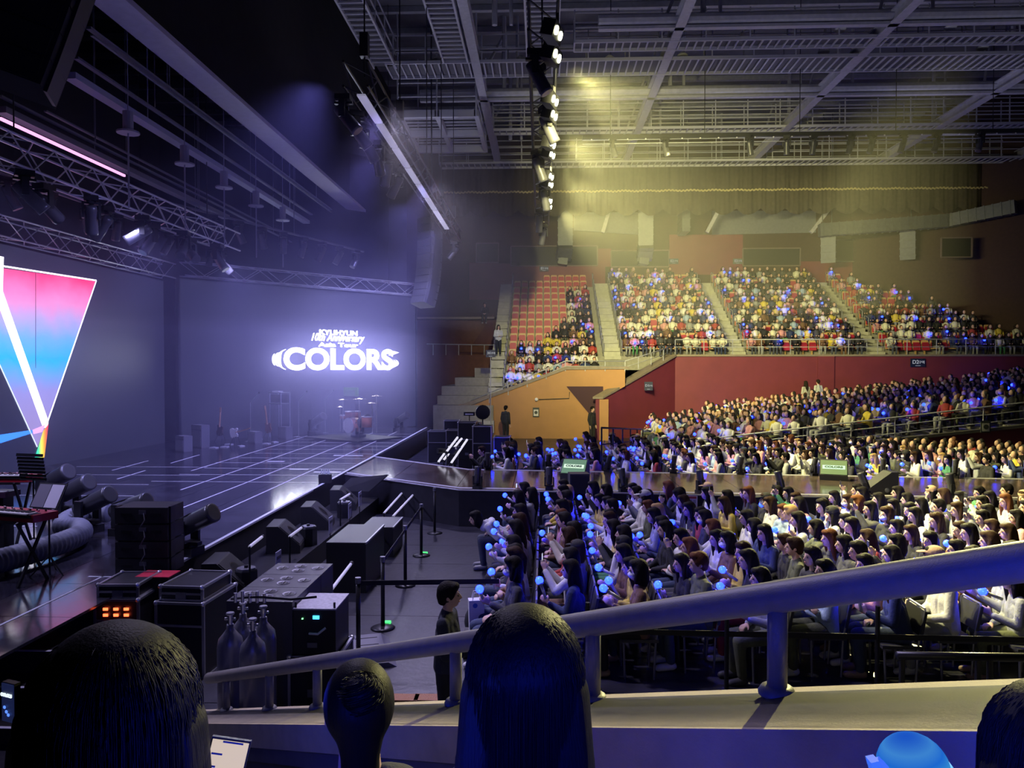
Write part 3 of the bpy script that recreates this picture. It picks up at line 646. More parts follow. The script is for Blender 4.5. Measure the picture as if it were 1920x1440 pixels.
# ================================================================== people
SKIN = mat('skin', (.62, .40, .31), .55, noise=.06); HAIR = mat('hair', (.015, .012, .012), .65, objcol=True, bump=.4, bscale=90, spec=.10)
CLO = mat('clothing', (.5, .5, .5), .85, objcol=True, noise=.14, nscale=9, bump=.25, bscale=40)
EYEM = mat('eye_dark', (.02, .015, .015), .3); LIP = mat('lips', (.45, .16, .15), .5); SHOE = mat('shoe', (.3, .3, .3), .6, objcol=True)
def caps(m, pts):
    """m: MB; pts: list of (p, r0, q, r1): tapered round limbs"""
    for p, r0, q, r1 in pts:
        p, q = Vector(p), Vector(q); d = q-p; L = max(d.length, 1e-4); R = d.to_track_quat('Z', 'Y').to_matrix(); n = 10
        prof = [(1e-5, -r0), (r0*.7, -r0*.7), (r0, 0), (r1, L), (r1*.7, L+r1*.7), (1e-5, L+r1)]
        vs, fs = [], []
        for r, z in prof:
            for i in range(n): a = 2*math.pi*i/n; vs.append(p+R @ Vector((r*math.cos(a), r*math.sin(a), z)))
        for k in range(5):
            for i in range(n): j = (i+1) % n; fs.append((k*n+i, k*n+j, (k+1)*n+j, (k+1)*n+i))
        fs += [tuple(range(n))[::-1], tuple(5*n+i for i in range(n))]
        m.add(vs, fs)
def remesh(m, name, mats, voxel=.014, ratio=.5, smooth=3):
    o = bpy.data.objects.new('tmp_shape', m.mesh('tmp', []))
    r = o.modifiers.new('r', 'REMESH'); r.mode = 'VOXEL'; r.voxel_size = voxel; r.use_smooth_shade = True
    s = o.modifiers.new('s', 'SMOOTH'); s.iterations = smooth; s.factor = .5
    if ratio < 1: d = o.modifiers.new('d', 'DECIMATE'); d.ratio = ratio
    me = evaluated(o); me.name = name
    me.materials.clear()
    for x in mats: me.materials.append(x)
    me.polygons.foreach_set('use_smooth', [True]*len(me.polygons))
    bpy.data.objects.remove(o); return me
def join_extra(me, extra):
    """add small pieces (MB with material ids) to a mesh"""
    bm = bmesh.new(); bm.from_mesh(me); 
    vs = [bm.verts.new(v) for v in extra.v]
    for f, mi in zip(extra.f, extra.m):
        try: ff = bm.faces.new([vs[i] for i in f]); ff.material_index = mi; ff.smooth = True
        except ValueError: pass
    bm.to_mesh(me); bm.free(); return me
def hand(m, w, dirv, up, curl=.6, s=1.0, side=1):
    """palm and five fingers from wrist w along dirv; up = back of the hand"""
    w = Vector(w); d = Vector(dirv).normalized(); u = Vector(up).normalized(); x = d.cross(u).normalized(); out = []
    pc = w+d*.045*s
    for k in (-1, -.33, .33, 1): out.append((w+x*.012*k*s, .014*s, w+d*.085*s+x*.030*k*s, .0125*s))
    for k, L in zip((-1, -.33, .33, 1), (.060, .072, .068, .052)):
        b = w+d*.088*s+x*.030*k*s; k1 = b+(d*math.cos(curl*.6)-u*math.sin(curl*.6))*L*.5*s; k2 = k1+(d*math.cos(curl*1.6)-u*math.sin(curl*1.6))*L*.55*s
        out += [(b, .0105*s, k1, .010*s), (k1, .010*s, k2, .0085*s)]
    tb = w+d*.03*s+x*.026*side*s; t1 = tb+(d*.7+x*side*.75-u*.25)*.04*s; t2 = t1+(d*.9+x*side*.15-u*.35)*.035*s
    out += [(tb, .014*s, t1, .0115*s), (t1, .0115*s, t2, .009*s)]
    caps(m, out)
def head_shape(m, h, yaw=0, tilt=0):
    """head facing -X at centre h; returns matrix"""
    M = RZ(yaw) @ RY(tilt); h = Vector(h); P = lambda x, y, z: h+M @ Vector((x, y, z))
    m.ell(P(.012, 0, .02), (.096, .076, .105), 14, 10, M); m.ell(P(-.035, 0, -.045), (.058, .055, .07), 12, 8, M)
    caps(m, [(P(-.088, 0, .012), .010, P(-.106, 0, -.022), .015)])
    for s in (-1, 1): m.ell(P(.015, s*.077, -.01), (.018, .012, .032), 8, 6, M)
    return P, M
def face_bits(P, M):
    e = MB()
    for s in (-1, 1):
        e.mi = 1; e.ell(P(-.083, s*.032, .004), (.009, .017, .008), 8, 6, M); e.ell(P(-.087, s*.034, .026), (.006, .020, .0045), 8, 4, M)
    e.mi = 2; e.ell(P(-.090, 0, -.058), (.007, .022, .008), 8, 6, M)
    return e
def hair_shape(m, P, M, style):
    m.ell(P(.026, 0, .032), (.104, .092, .108), 14, 10, M); m.ell(P(-.035, 0, .085), (.062, .075, .042), 12, 8, M)
    if style in ('long', 'wavy'):
        dx = .03 if style == 'long' else .05
        caps(m, [(P(.055, 0, .0), .088, P(.095, 0, -.20), .075), (P(.095, 0, -.20), .075, P(.10, 0, -.40), .05)])
        for s in (-1, 1): caps(m, [(P(.02, s*.072, .02), .035, P(.0, s*.085, -.12), .034), (P(.0, s*.085, -.12), .034, P(-.005+dx, s*.095, -.32), .024)])
    elif style == 'bob':
        caps(m, [(P(.05, 0, .0), .088, P(.055, 0, -.12), .082)])
        for s in (-1, 1): caps(m, [(P(.01, s*.072, .02), .036, P(-.015, s*.076, -.11), .034)])
    elif style == 'tied':
        caps(m, [(P(.10, 0, .03), .05, P(.15, 0, -.03), .035), (P(.15, 0, -.03), .035, P(.15, 0, -.22), .016)])
    elif style == 'short':
        caps(m, [(P(.06, 0, -.0), .075, P(.065, 0, -.045), .06)])
        m.ell(P(-.045, 0, .095), (.05, .07, .03), 10, 6, M)
def limb(sh, el, wr, r=(.048, .040, .032, .026)):
    return [(sh, r[0], el, r[1]), (el, r[1]*1.02, wr, r[3])]
def make_person(nm, style, J, hatkind=None, mask=False, foot=True, voxel=.013, ratio=.55, sleeve=.016):
    """J: joints; returns dict of meshes (facing -X, seat or floor at z 0 ref)"""
    bodym = MB(); P, M = head_shape(bodym, J['head'], J.get('yaw', 0), J.get('tilt', 0))
    nk = Vector(J['neck']); hp = Vector(J['hip']); ch = Vector(J['chest'])
    tor = [(hp+Vector((0, s*.075, 0)), .10, ch+Vector((0, s*.085, -.02)), .085) for s in (-1, 1)]+[(hp, .11, ch, .105), (ch+Vector((0, -.12, .10)), .055, ch+Vector((0, .12, .10)), .055)]
    neck = [(nk-Vector((-.01, 0, .07)), .055, Vector(J['head'])+Vector((.015, 0, -.05)), .045)]
    arms, legs, feet = [], [], []
    for s, k in ((-1, 'R'), (1, 'L')):
        arms += limb(J['sh'+k], J['el'+k], J['wr'+k]); legs += [(hp+Vector((0, s*.085, 0)), .088, J['kn'+k], .062), (J['kn'+k], .060, J['an'+k], .040)]
        an = Vector(J['an'+k]); feet.append((an+Vector((.025, 0, -.035)), .038, an+Vector((-.15, s*.01, -.048)), .030))
        w = Vector(J['wr'+k]); dv = J.get('hd'+k) or (w-Vector(J['el'+k])); hand(bodym, w, dv, J.get('hu'+k, (0, 0, 1)), J.get('curl', .7), 1.0, -s)
    caps(bodym, tor+neck+arms+legs+feet)
    me = {}
    me['body'] = join_extra(remesh(bodym, nm+'_body', [SKIN, EYEM, LIP], voxel*.85, ratio), face_bits(P, M))
    grow = lambda L, d, cut=0: [(p, r0+d, Vector(p).lerp(Vector(q), 1-cut), r1+d) for p, r0, q, r1 in L]
    m = MB(); a2 = []
    for s, k in ((-1, 'R'), (1, 'L')): a2 += [(J['sh'+k], .048+sleeve, J['el'+k], .042+sleeve), (J['el'+k], .042+sleeve, Vector(J['el'+k]).lerp(Vector(J['wr'+k]), .93), .028+sleeve*.8)]
    caps(m, grow(tor, sleeve)+a2+[(nk-Vector((-.015, 0, .09)), .085, nk-Vector((-.012, 0, .03)), .066)]); me['top'] = remesh(m, nm+'_top', [CLO], voxel, ratio)
    m = MB(); l2 = [(hp, .115, hp+Vector((0, 0, .02)), .118)]
    for s, k in ((-1, 'R'), (1, 'L')): l2 += [(hp+Vector((0, s*.085, 0)), .098, J['kn'+k], .075), (J['kn'+k], .074, Vector(J['kn'+k]).lerp(Vector(J['an'+k]), .95), .056)]
    caps(m, l2); me['trousers'] = remesh(m, nm+'_trousers', [CLO], voxel*1.2, ratio*.7)
    m = MB(); caps(m, [(p, r0+.012, q, r1+.012) for p, r0, q, r1 in feet]); me['shoes'] = remesh(m, nm+'_shoes', [SHOE], voxel, ratio*.7)
    if hatkind == 'beanie':
        m = MB(); m.ell(P(.015, 0, .060), (.112, .098, .085), 14, 8, M); caps(m, [(P(.01, -.08, .03), .028, P(.01, .08, .03), .028)]); me['hat'] = remesh(m, nm+'_hat', [CLO], voxel, ratio)
    if hatkind == 'cap':
        m = MB(); m.ell(P(.015, 0, .062), (.110, .096, .080), 14, 8, M); m.ell(P(-.12, 0, .05), (.075, .070, .012), 12, 6, M @ RY(-.15)); me['hat'] = remesh(m, nm+'_hat', [CLO], .010, ratio)
    m = MB(); hair_shape(m, P, M, style); me['hair'] = remesh(m, nm+'_hair', [HAIR], voxel, ratio)
    if mask:
        m = MB(); m.ell(P(-.052, 0, -.045), (.060, .066, .048), 12, 8, M); me['face_mask'] = m.mesh(nm+'_mask', mat('mask_white', (.80, .80, .80), .8), True)
    return me
def seated(lean=0, arms='lap', yaw=0, tilt=0, legout=0):
    hp = Vector((.02, 0, .52)); R = RY(-lean); up = lambda x, y, z: hp+R @ Vector((x, y, z))
    J = dict(hip=hp, chest=up(-.01, 0, .33), neck=up(-.01, 0, .52), head=up(-.035, 0, .665), yaw=yaw, tilt=tilt-lean*.3)
    for k, s in (('R', -1), ('L', 1)):
        J['sh'+k] = up(0, s*.165, .43); J['kn'+k] = Vector((-.44-legout*.05, s*.105, .50)); J['an'+k] = Vector((-.40-legout*.22, s*.11, .085))
        if arms == 'lap': J['el'+k] = up(-.06, s*.225, .17); J['wr'+k] = Vector((-.26, s*.075, .62)); J['hd'+k] = (-.8, -s*.5, -.1)
        elif arms == 'phone': J['el'+k] = up(-.20, s*.20, .26); J['wr'+k] = up(-.36, s*.065, .50); J['hd'+k] = (-.25, -s*.25, .9); J['hu'+k] = (0, s, .2)
        elif arms == 'high': J['el'+k] = up(-.22, s*.20, .40); J['wr'+k] = up(-.30, s*.05, .64); J['hd'+k] = (-.25, -s*.25, .9); J['hu'+k] = (0, s, .2)
        elif arms == 'cross': J['el'+k] = up(-.08, s*.22, .18); J['wr'+k] = up(-.20, -s*.06, .21+.04*s); J['hd'+k] = (-.1, -s, .1)
        elif arms == 'stick':
            if s < 0: J['el'+k] = up(-.08, s*.225, .19); J['wr'+k] = up(-.31, s*.13, .30); J['hd'+k] = (-.7, .1, .5); J['hu'+k] = (0, -1, .1)
            else: J['el'+k] = up(-.06, s*.225, .17); J['wr'+k] = Vector((-.25, s*.08, .62)); J['hd'+k] = (-.8, -.5, -.1)
        elif arms == 'chin':
            if s < 0: J['el'+k] = Vector((-.24, s*.13, .66)); J['wr'+k] = up(-.13, s*.05, .56); J['hd'+k] = (.1, .3, .9); J['hu'+k] = (-1, 0, .2)
            else: J['el'+k] = up(-.08, s*.22, .18); J['wr'+k] = Vector((-.27, s*.03, .62)); J['hd'+k] = (-.5, -.8, 0)
    return J
def standing(arms='down', yaw=0, tilt=0):
    hp = Vector((0, 0, .93)); J = dict(hip=hp, chest=(-.01, 0, 1.27), neck=(-.01, 0, 1.46), head=(-.03, 0, 1.60), yaw=yaw, tilt=tilt)
    for k, s in (('R', -1), ('L', 1)):
        J['sh'+k] = Vector((0, s*.18, 1.38)); J['kn'+k] = Vector((-.02, s*.10, .50)); J['an'+k] = Vector((.01, s*.10, .085))
        if arms == 'down': J['el'+k] = Vector((.02, s*.23, 1.10)); J['wr'+k] = Vector((-.05, s*.22, .86))
        elif arms == 'front': J['el'+k] = Vector((.0, s*.23, 1.10)); J['wr'+k] = Vector((-.22, s*.06, 1.08)); J['hd'+k] = (-.4, -s, .1)
        elif arms == 'hold': J['el'+k] = Vector((-.04, s*.22, 1.10)); J['wr'+k] = Vector((-.28, s*.10, 1.12)); J['hd'+k] = (-1, -s*.2, .1)
    return J
VAR = []
for nm, style, J, kw, desc, holds in [
    ('a', 'long', seated(.05, 'lap'), {}, 'long hair, hands in lap', None),
    ('b', 'long', seated(.12, 'stick', .15), {}, 'long hair', 'stick'),
    ('c', 'bob', seated(.02, 'phone', -.1, -.05), {}, 'bobbed hair', 'phone'),
    ('d', 'wavy', seated(.20, 'stick', -.2), {}, 'wavy hair, leaning forward', 'stick'),
    ('e', 'tied', seated(.0, 'cross', .2), {}, 'tied hair, arms crossed', None),
    ('f', 'short', seated(.05, 'lap', -.1), {}, 'short hair, hands in lap', None),
    ('g', 'bob', seated(.02, 'stick', 0), dict(mask=True), 'bobbed hair and white mask', 'stick'),
    ('h', 'long', seated(.08, 'chin', .1), dict(hatkind='beanie'), 'knit beanie, chin on hand', None),
    ('i', 'bob', seated(.0, 'lap', -.35), dict(hatkind='cap', mask=True), 'cap and white mask', None),
    ('j', 'long', seated(-.03, 'high', .0), {}, 'long hair, phone raised', 'phone'),
]:
    VAR.append((make_person('seated_'+nm, style, J, **kw), desc, holds, J))
CLOTH = [('black', (.018, .018, .022), 20), ('charcoal', (.06, .06, .07), 10), ('white', (.72, .71, .68), 16), ('cream', (.70, .69, .61), 16), ('grey', (.30, .31, .34), 13), ('olive', (.10, .11, .065), 6), ('navy', (.03, .045, .13), 8), ('pale-blue', (.34, .45, .62), 5), ('pink', (.62, .30, .34), 4), ('brown', (.16, .085, .05), 5), ('green', (.06, .22, .10), 2), ('yellow', (.66, .52, .08), 2), ('red', (.38, .05, .05), 2)]
HAIRC = [('black', (.012, .010, .011), 70), ('dark-brown', (.035, .018, .012), 20), ('auburn', (.11, .040, .018), 7), ('blond', (.42, .27, .12), 3)]
def pick(L): return random.choices(L, [x[2] for x in L])[0]
def person(v, loc, rz, label, group, top, hair, low, shoe=(.3, .3, .32), cat='person', scale=1):
    me = v; o = obj('person', me['body'], None, loc, rz, label, cat, group)
    if scale != 1: o.scale = (scale,)*3
    for k in ('top', 'trousers', 'shoes', 'hair', 'hat', 'face_mask'):
        if k in me:
            obj({'top': 'sweater'}.get(k, k), me[k], o, color=dict(top=top, trousers=low, shoes=shoe, hair=hair, hat=random.choice([(.02, .02, .02), (.5, .5, .5), (.1, .1, .2), (.45, .3, .2)]), face_mask=(.8, .8, .8))[k])
    return o
# light stick: handle, collar, globe with inner core
GLOBE = mat('light_globe', (.10, .25, .9), .2, em=(.0024, .0075, 1.0), es=42.0); CORE = emat('light_core', (.16, .55, 1.0), 1.3); HANDLE = mat('stick_handle', (.7, .7, .75), .4)
lsg = MB().ell((0, 0, 0), (.047, .047, .047), 12, 8).mesh('globe', GLOBE, True)
lsc = MB().ell((0, 0, .012), (.026, .0495, .020), 8, 6).mesh('core', CORE, True)
lsh = MB().cyl((0, 0, -.22), (0, 0, -.04), .017, .019, 8).lathe((0, 0, -.055), [(.019, 0), (.034, .006), (.034, .014), (.02, .02)], 10).mesh('handle', HANDLE, True)
def light_stick(loc, label, group, tilt=(0, 0, 0), parts=True, s=1.0):
    t = obj('light_stick', lsg, None, loc, None, label, 'light stick', group); t.rotation_euler = tilt; t.scale = (s,)*3
    if parts: obj('handle', lsh, t); obj('core', lsc, t)
    return t
PHB = MB().box((0, 0, 0), (.008, .074, .156)).mesh('phone_case', mat('phone_black', (.02, .02, .022), .3)); PHS = MB().box((.0048, 0, 0), (.001, .068, .148)).mesh('phone_screen', emat('phone_glow', (.75, .8, 1), .9))
# floor chairs
CHP = mat('chair_plastic', (.045, .045, .055), .5); CHL = mat('chair_leg_steel', (.30, .30, .34), .35, .7)
cs = MB().box((.03, 0, .44), (.42, .43, .035)).mesh('seat', CHP); cb = MB().box((.265, 0, .70), (.03, .42, .28), RY(.18)).mesh('backrest', CHP)
def leg(x, y): return MB().cyl((x*.9, y, 0), (x, y, .44), .013, None, 6).mesh('leg', CHL)
cl4 = [leg(x, y) for x in (-.15, .21) for y in (-.19, .19)]
cfr = MB().tube([(.21, -.19, .44), (.285, -.19, .84), (.29, -.17, .86), (.29, .17, .86), (.285, .19, .84), (.21, .19, .44)], .012, 6).mesh('back_frame', CHL)
cone = MB(); cone.box((.03, 0, .44), (.42, .43, .035)); cone.box((.265, 0, .70), (.03, .42, .28), RY(.18))
for x in (-.15, .21):
    for y in (-.19, .19): cone.cyl((x*.9, y, 0), (x, y, .44), .013, None, 5)
cone = cone.mesh('folding_chair', CHP)
def chair(loc, rz, label, full):
    if full:
        t = thing('folding_chair', label, 'chair', loc, rz, 'floor chairs'); obj('seat', cs, t); obj('backrest', cb, t); obj('back_frame', cfr, t)
        for l in cl4: obj('leg', l, t)
    else: obj('folding_chair', cone, None, loc, rz, label, 'chair', 'floor chairs')
PROB = [12, 30, 9, 20, 7, 8, 10, 3, 4, 7]
def place(x, y, z, row, seat, where, group, full, plit):
    vi = random.choices(range(len(VAR)), PROB)[0]
    while VAR[vi][2] == 'stick' and random.random() > plit: vi = random.choices(range(len(VAR)), PROB)[0]
    me, desc, holds, J = VAR[vi]; t = pick(CLOTH); h = pick(HAIRC); low = pick(CLOTH)[1]
    if sum(low) > 1: low = (.05, .07, .13)
    rz = random.uniform(-.35, .35)
    loc = Vector((x+.14+random.uniform(-.14, .03), y+random.uniform(-.09, .09), z)); sc = random.uniform(.94, 1.03)
    d = desc if not desc.startswith(('long hair', 'bobbed hair', 'wavy hair', 'tied hair', 'short hair')) else h[0]+' '+desc.split(',')[0].replace('bobbed hair and', 'bob and')
    lab = 'person in %s, %s, %s row from stage, %s seat %s' % (t[0], d, nth(row), nth(seat), where)
    person(me, loc, rz, lab, group, t[1], h[1], low, random.choice([(.6, .6, .62), (.05, .05, .05), (.3, .2, .15)]), scale=sc)
    M = RZ(rz)
    if holds == 'stick':
        w = Vector(J['wrR']); p = loc+M @ ((w+Vector((-.07, .01, .03)))*sc)
        light_stick(p+Vector((-.05, -.04, random.uniform(.07, .26))), 'lit blue light stick held up, %s row from stage, %s seat %s' % (nth(row), nth(seat), where), 'blue light sticks of the floor crowd', (random.uniform(-.5, .5), random.uniform(-1.2, -.2), 0))
    elif holds == 'phone':
        w = (Vector(J['wrR'])+Vector(J['wrL']))/2; p = loc+M @ ((w+Vector((-.05, 0, .12)))*sc)
        ph = obj('smartphone', PHB, None, p, rz, 'smartphone held up, %s row from stage, %s seat %s' % (nth(row), nth(seat), where), 'phone', 'phones held in the floor crowd'); obj('screen', PHS, ph)
    return loc
NPERS = 0
def visible(x, y, z=1.2):
    v = Vector((x, y, z))-EYEP; k = v.dot(FW); px = 960+FPX*v.dot(RT)/k; return -20 < px < 1955
EXTRA = []          # seats that join the joined far crowd
# near floor block: rows along the stage edge, seats counted from the runway
for i in range(17):
    x = -.35+i*.71
    for j in range(13):
        y = 14.6-j*.50-.02*i+(.22 if i % 2 else 0)
        if not visible(x, y): continue
        if i == 0 and j in (3, 4): continue
        full = j >= 10
        chair((x, y, 0), 0, 'black folding chair under the %s row from stage, %s seat before runway' % (nth(i), nth(j)), full)
        if random.random() < .03 and j < 10: continue
        place(x, y, 0, i, j, 'before runway', 'floor audience before the runway', full, 1.0 if i < 13 else .6); NPERS += 1
for i in range(20):
    x = -1.0+i*.82
    for j in range(11):
        y = edge(RR, min(max(x, -5), 23))+.95+j*.52
        if not visible(x, y): continue
        if i < 3 and j > 6: continue
        if random.random() < .03: continue
        if NPERS >= 290 and j > 2: EXTRA.append((x, y, 0)); continue
        chair((x, y, 0), 0, 'black folding chair under the %s row from stage, %s seat behind runway' % (nth(i), nth(j)), False)
        place(x, y, 0, i, j, 'behind runway', 'floor audience behind the runway', False, .95 if i < 8 else .45); NPERS += 1
# one more who bends down over her bag at the aisle corner
me = make_person('bending', 'bob', seated(.95, 'lap', .1, .1))
person(me, (-.62, 13.0, 0), .1, 'person in white sweater bending far forward at the stage-side aisle', 'floor audience before the runway', (.7, .7, .74), (.012, .01, .01), (.06, .07, .1))
chair((-.62, 13.0, 0), .1, 'black folding chair under the person bending far forward', False)
# ================================================================== seats and the far crowd
SEATR = mat('seat_red', (.40, .022, .060), .5); SEATT = mat('seat_tan', (.55, .36, .17), .5)
# facing -Y (upper stand)
sb = MB(); sb.prism([Vector((x, .17+(z-.42)*.12, z)) for x, z in ((-.2, .36), (.2, .36), (.2, .80), (.16, .87), (-.16, .87), (-.2, .80))], (0, .05, 0)); sb.box((0, .24, .2), (.07, .08, .42))
sb = sb.mesh('stadium_seat', SEATT); sc1 = MB(); sc1.box((0, .165, .66), (.31, .03, .20), RX(-.12)); sc1 = sc1.mesh('back_cushion', SEATR)
sc2 = MB().box((0, .10, .51), (.37, .06, .38), RX(-.10)).mesh('seat_cushion', SEATR)
def lowperson(rng, top, hair, low, lean=0.0, stick=False):
    """light joined figure facing -Y, sitting; returns verts, faces, colours"""
    m = MB(); cols = []
    def add(fn, c):
        n = len(m.f); fn(); cols.extend([c]*(len(m.f)-n))
    sk = (.62, .40, .31)
    add(lambda: m.lathe((0, .05, .42), [(.15, 0), (.17, .12), (.165, .32), (.19, .50), (.12, .58), (.05, .62)], 8), top)
    add(lambda: m.ell((0, -.035, 1.165), (.078, .080, .105), 8, 6), sk)
    add(lambda: m.ell((0, .040, 1.212), (.094, .088, .104), 8, 6), hair)
    if rng.random() < .75: add(lambda: m.box((0, .085, 1.04), (.22, .07, .32)), hair)
    for s in (-1, 1):
        add(lambda: m.cyl((s*.19, .04, .95), (s*.23, -.06, .68), .055, .05, 6), top)
        add(lambda: m.cyl((s*.23, -.06, .68), (s*.07, -.24, .66), .05, .035, 6), top)
        add(lambda: m.ell((s*.06, -.27, .67), (.04, .045, .035), 6, 4), sk)
        add(lambda: m.cyl((s*.09, .02, .50), (s*.10, -.42, .50), .085, .07, 6), low)
        add(lambda: m.cyl((s*.10, -.42, .50), (s*.10, -.40, .06), .065, .045, 6), low)
        add(lambda: m.box((s*.10, -.46, .04), (.08, .22, .08)), (.1, .1, .1))
    return np.array(m.v), m.f, cols
rng = random.Random(11)
protos = []
for k in range(44):
    t = pick(CLOTH)[1]; h = pick(HAIRC)[1]; l = pick(CLOTH)[1]
    protos.append(lowperson(rng, t, h, l if sum(l) < 1 else (.06, .07, .12)))
CV, CF, CC = [], [], []; CO = 0
def crowd_add(x, y, z, rz):
    global CO
    v, f, c = rng.choice(protos); a = math.cos(rz), math.sin(rz); s = rng.uniform(.93, 1.04)
    w = v*s; q = np.stack([w[:, 0]*a[0]-w[:, 1]*a[1]+x, w[:, 0]*a[1]+w[:, 1]*a[0]+y, w[:, 2]+z], 1)
    CV.append(q); CF.extend([tuple(i+CO for i in p) for p in f]); CC.extend(c); CO += len(v)
for (x, y, z) in EXTRA: crowd_add(x, y, z, -math.pi/2+rng.uniform(-.2, .2))
FS_V = MB()
nseat = 0; NST = 0
BLK_N = ['stage-side block', 'second block', 'third block', 'end block']
def row_seats(r):
    xr = xmax(r)-.3 if r >= 0 else 3.1
    b = [XL+.35]+[v for a in AIS for v in a]+[xr]
    for k in range(4):
        x0, x1 = b[2*k]+.3 if k else b[0], b[2*k+1]-.3
        if x1 <= x0: continue
        n = int((x1-x0)/.48)+1
        for s in range(n): yield k, s, n, x0+s*.48
emptyseat = 0
for r in range(-4, NR):
    for k, s, n, x in row_seats(r):
        z = Z0+r*DZ; y = Y0+r*DY+.42
        if r < 0 and k: continue
        if k == 0 and r == NR-1 and s < 4: continue
        p = .88
        if k == 0:
            if r >= 0: p = .95 if (s >= 7 and r < 8) or (s >= 4+r and r < 6) else (.25 if s > 7 and r < 9 else 0)
            else: p = .95 if s > 0-r*0 else .4
        if k == 3: p = .72 if r < 8 else .5
        occ = rng.random() < p
        if occ:
            crowd_add(x, y, z, rng.uniform(-.25, .25))
            FS_V.mi = 0; FS_V.box((x, y+.22, z+.62), (.40, .05, .48), RX(-.12)); FS_V.mi = 1; FS_V.box((x, y+.185, z+.58), (.36, .03, .34), RX(-.12)); FS_V.mi = 0; FS_V.box((x, y, z+.42), (.42, .40, .05))
            if rng.random() < (.19 if k else .2):
                NST += 1
                light_stick((x+rng.uniform(-.12, .12), y-.34, z+rng.uniform(.74, .95)), 'tiny lit blue light stick, upper stand %s, %s row, %s seat' % (BLK_N[k], 'lower '+nth(-r-1) if r < 0 else nth(r), nth(s)), 'blue light sticks in the upper stand', (0, 0, 0), False, 1.25)
        elif emptyseat < 290:
            emptyseat += 1
            o = obj('stadium_seat', sb, None, (x, y, z), 0, 'empty red and tan seat, upper stand %s, %s row, %s seat' % (BLK_N[k], 'lower '+nth(-r-1) if r < 0 else nth(r), nth(s)), 'seat', 'empty seats of the upper stand')
            obj('back_cushion', sc1, o); obj('seat_cushion', sc2, o)
# lower raked stand: faces the stage (-X)
for i in range(31):
    x = DX0+.5+i*.85; z = dz(DX0+i*.85)+.08
    for j in range(23):
        y = DYN+.6+j*.53
        if y > 38.9: continue
        if i < 4 and y > 36: continue
        if not visible(x, y): continue
        if rng.random() < .90:
            crowd_add(x+rng.uniform(-.15, .15), y+rng.uniform(-.1, .1), z, -math.pi/2+rng.uniform(-.5, .7))
            if rng.random() < .20: light_stick((x-.34, y+rng.uniform(-.1, .1), z+rng.uniform(.8, 1.05)), 'tiny lit blue light stick, low raked stand, %s row from stage, %s seat' % (nth(i), nth(j)), 'blue light sticks in the low raked stand', (0, 0, 0), False, 1.2)
        elif j < 22:
            o = obj('stadium_seat', sb, None, (x, y, z), -math.pi/2, 'empty red seat, low raked stand, %s row from stage, %s seat' % (nth(i), nth(j)), 'seat', 'empty seats of the low raked stand')
            obj('back_cushion', sc1, o); obj('seat_cushion', sc2, o)
me = bpy.data.meshes.new('crowd'); V = np.concatenate(CV); me.from_pydata(V.tolist(), [], CF)
ca = me.color_attributes.new('tint', 'FLOAT_COLOR', 'CORNER')
lt = np.zeros(len(me.polygons), dtype=np.int32); me.polygons.foreach_get('loop_total', lt)
cc = np.repeat(np.array([(*c, 1) for c in CC], dtype=np.float32), lt, axis=0); ca.data.foreach_set('color', cc.ravel())
me.materials.append(mat('crowd_clothes', (.5, .5, .5), .8, attr='tint', noise=.1, nscale=12))
me.polygons.foreach_set('use_smooth', [True]*len(me.polygons))
obj('crowd', me, label='packed seated audience filling the upper and lower stands', cat='crowd', kind='stuff')
FS_V.build('occupied_seats', [SEATT, SEATR], label='red and tan stadium seats under the seated audience', cat='seats', kind='stuff')
# ================================================================== equipment
SIL = mat('case_edge_aluminium', (.62, .62, .68), .3, .85); CASE = mat('case_black_laminate', (.018, .018, .024), .4); LAMPL = mat('lens_dim', (.30, .33, .45), .08, spec=.9)
def moving_head(loc, rz, tilt, label, s=1.0, lit=None, group='moving head lights', hang=False):
    t = thing('moving_head_light', label, 'stage light', loc, rz, group); t.scale = (s, s, -s if hang else s)
    if hang: t.scale = (s, s, s); 
    k = -1 if hang else 1
    b = MB().box((0, 0, k*.06), (.34, .30, .12)).box((0, 0, k*.13), (.2, .2, .03)).build('base', BLK, t)
    y = MB(); y.box((0, 0, k*.17), (.40, .10, .05))
    for q in (-1, 1): y.box((0, q*.17, k*.33), (.13, .05, .36)); 
    y.box((0, 0, k*.165), (.13, .38, .05)); y.build('yoke', BLK, t)
    R = RY(tilt); ax = R @ Vector((0, 0, 1)); c = Vector((0, 0, k*.42))
    h = MB().lathe(c-ax*.22, [(.06, 0), (.115, .02), (.125, .12), (.125, .32), (.135, .36), (.135, .62), (.14, .64), (.14, .70), (.11, .70)], 16, ax).build('lamp_head', mat('head_shell', (.075, .075, .09), .32, .3), t, True)
    MB().cyl(c+ax*.465, c+ax*.475, .108, None, 16).build('lens', lit or LAMPL, h)
    MB().box(c+R @ Vector((-.13, 0, .0)), (.012, .09, .30), R).build('cooling_fins', BLK, h)
    return t
def wedge(loc, rz, label, w=.62, d=.50, h=.40, name='stage_monitor', m=None, scr=None):
    t = thing(name, label, 'stage monitor', loc, rz)
    MB().prism([(-w/2, -d/2, 0), (-w/2, d/2, 0), (-w/2, d/2, h), (-w/2, d*.15, h), (-w/2, -d/2, h*.28)], (w, 0, 0)).build('cabinet', CABM, t)
    n = Vector((0, -(h*.72), d*.65)).normalized(); c = Vector((0, -d*.175, h*.64)); L = math.hypot(h*.72, d*.65)
    R = RX(math.atan2(h*.72, d*.65))
    MB().box(c+n*.008, (w*.93, L*.9, .012), R).build('front_grille' if scr is None else 'display', GRL if scr is None else scr, t)
    if scr is None: MB().lathe(c+n*.014, [(.11, 0), (.13, .004), (.13, 0)], 14, n).build('speaker_ring', DKM, t)
    return t, c+n*.018, R
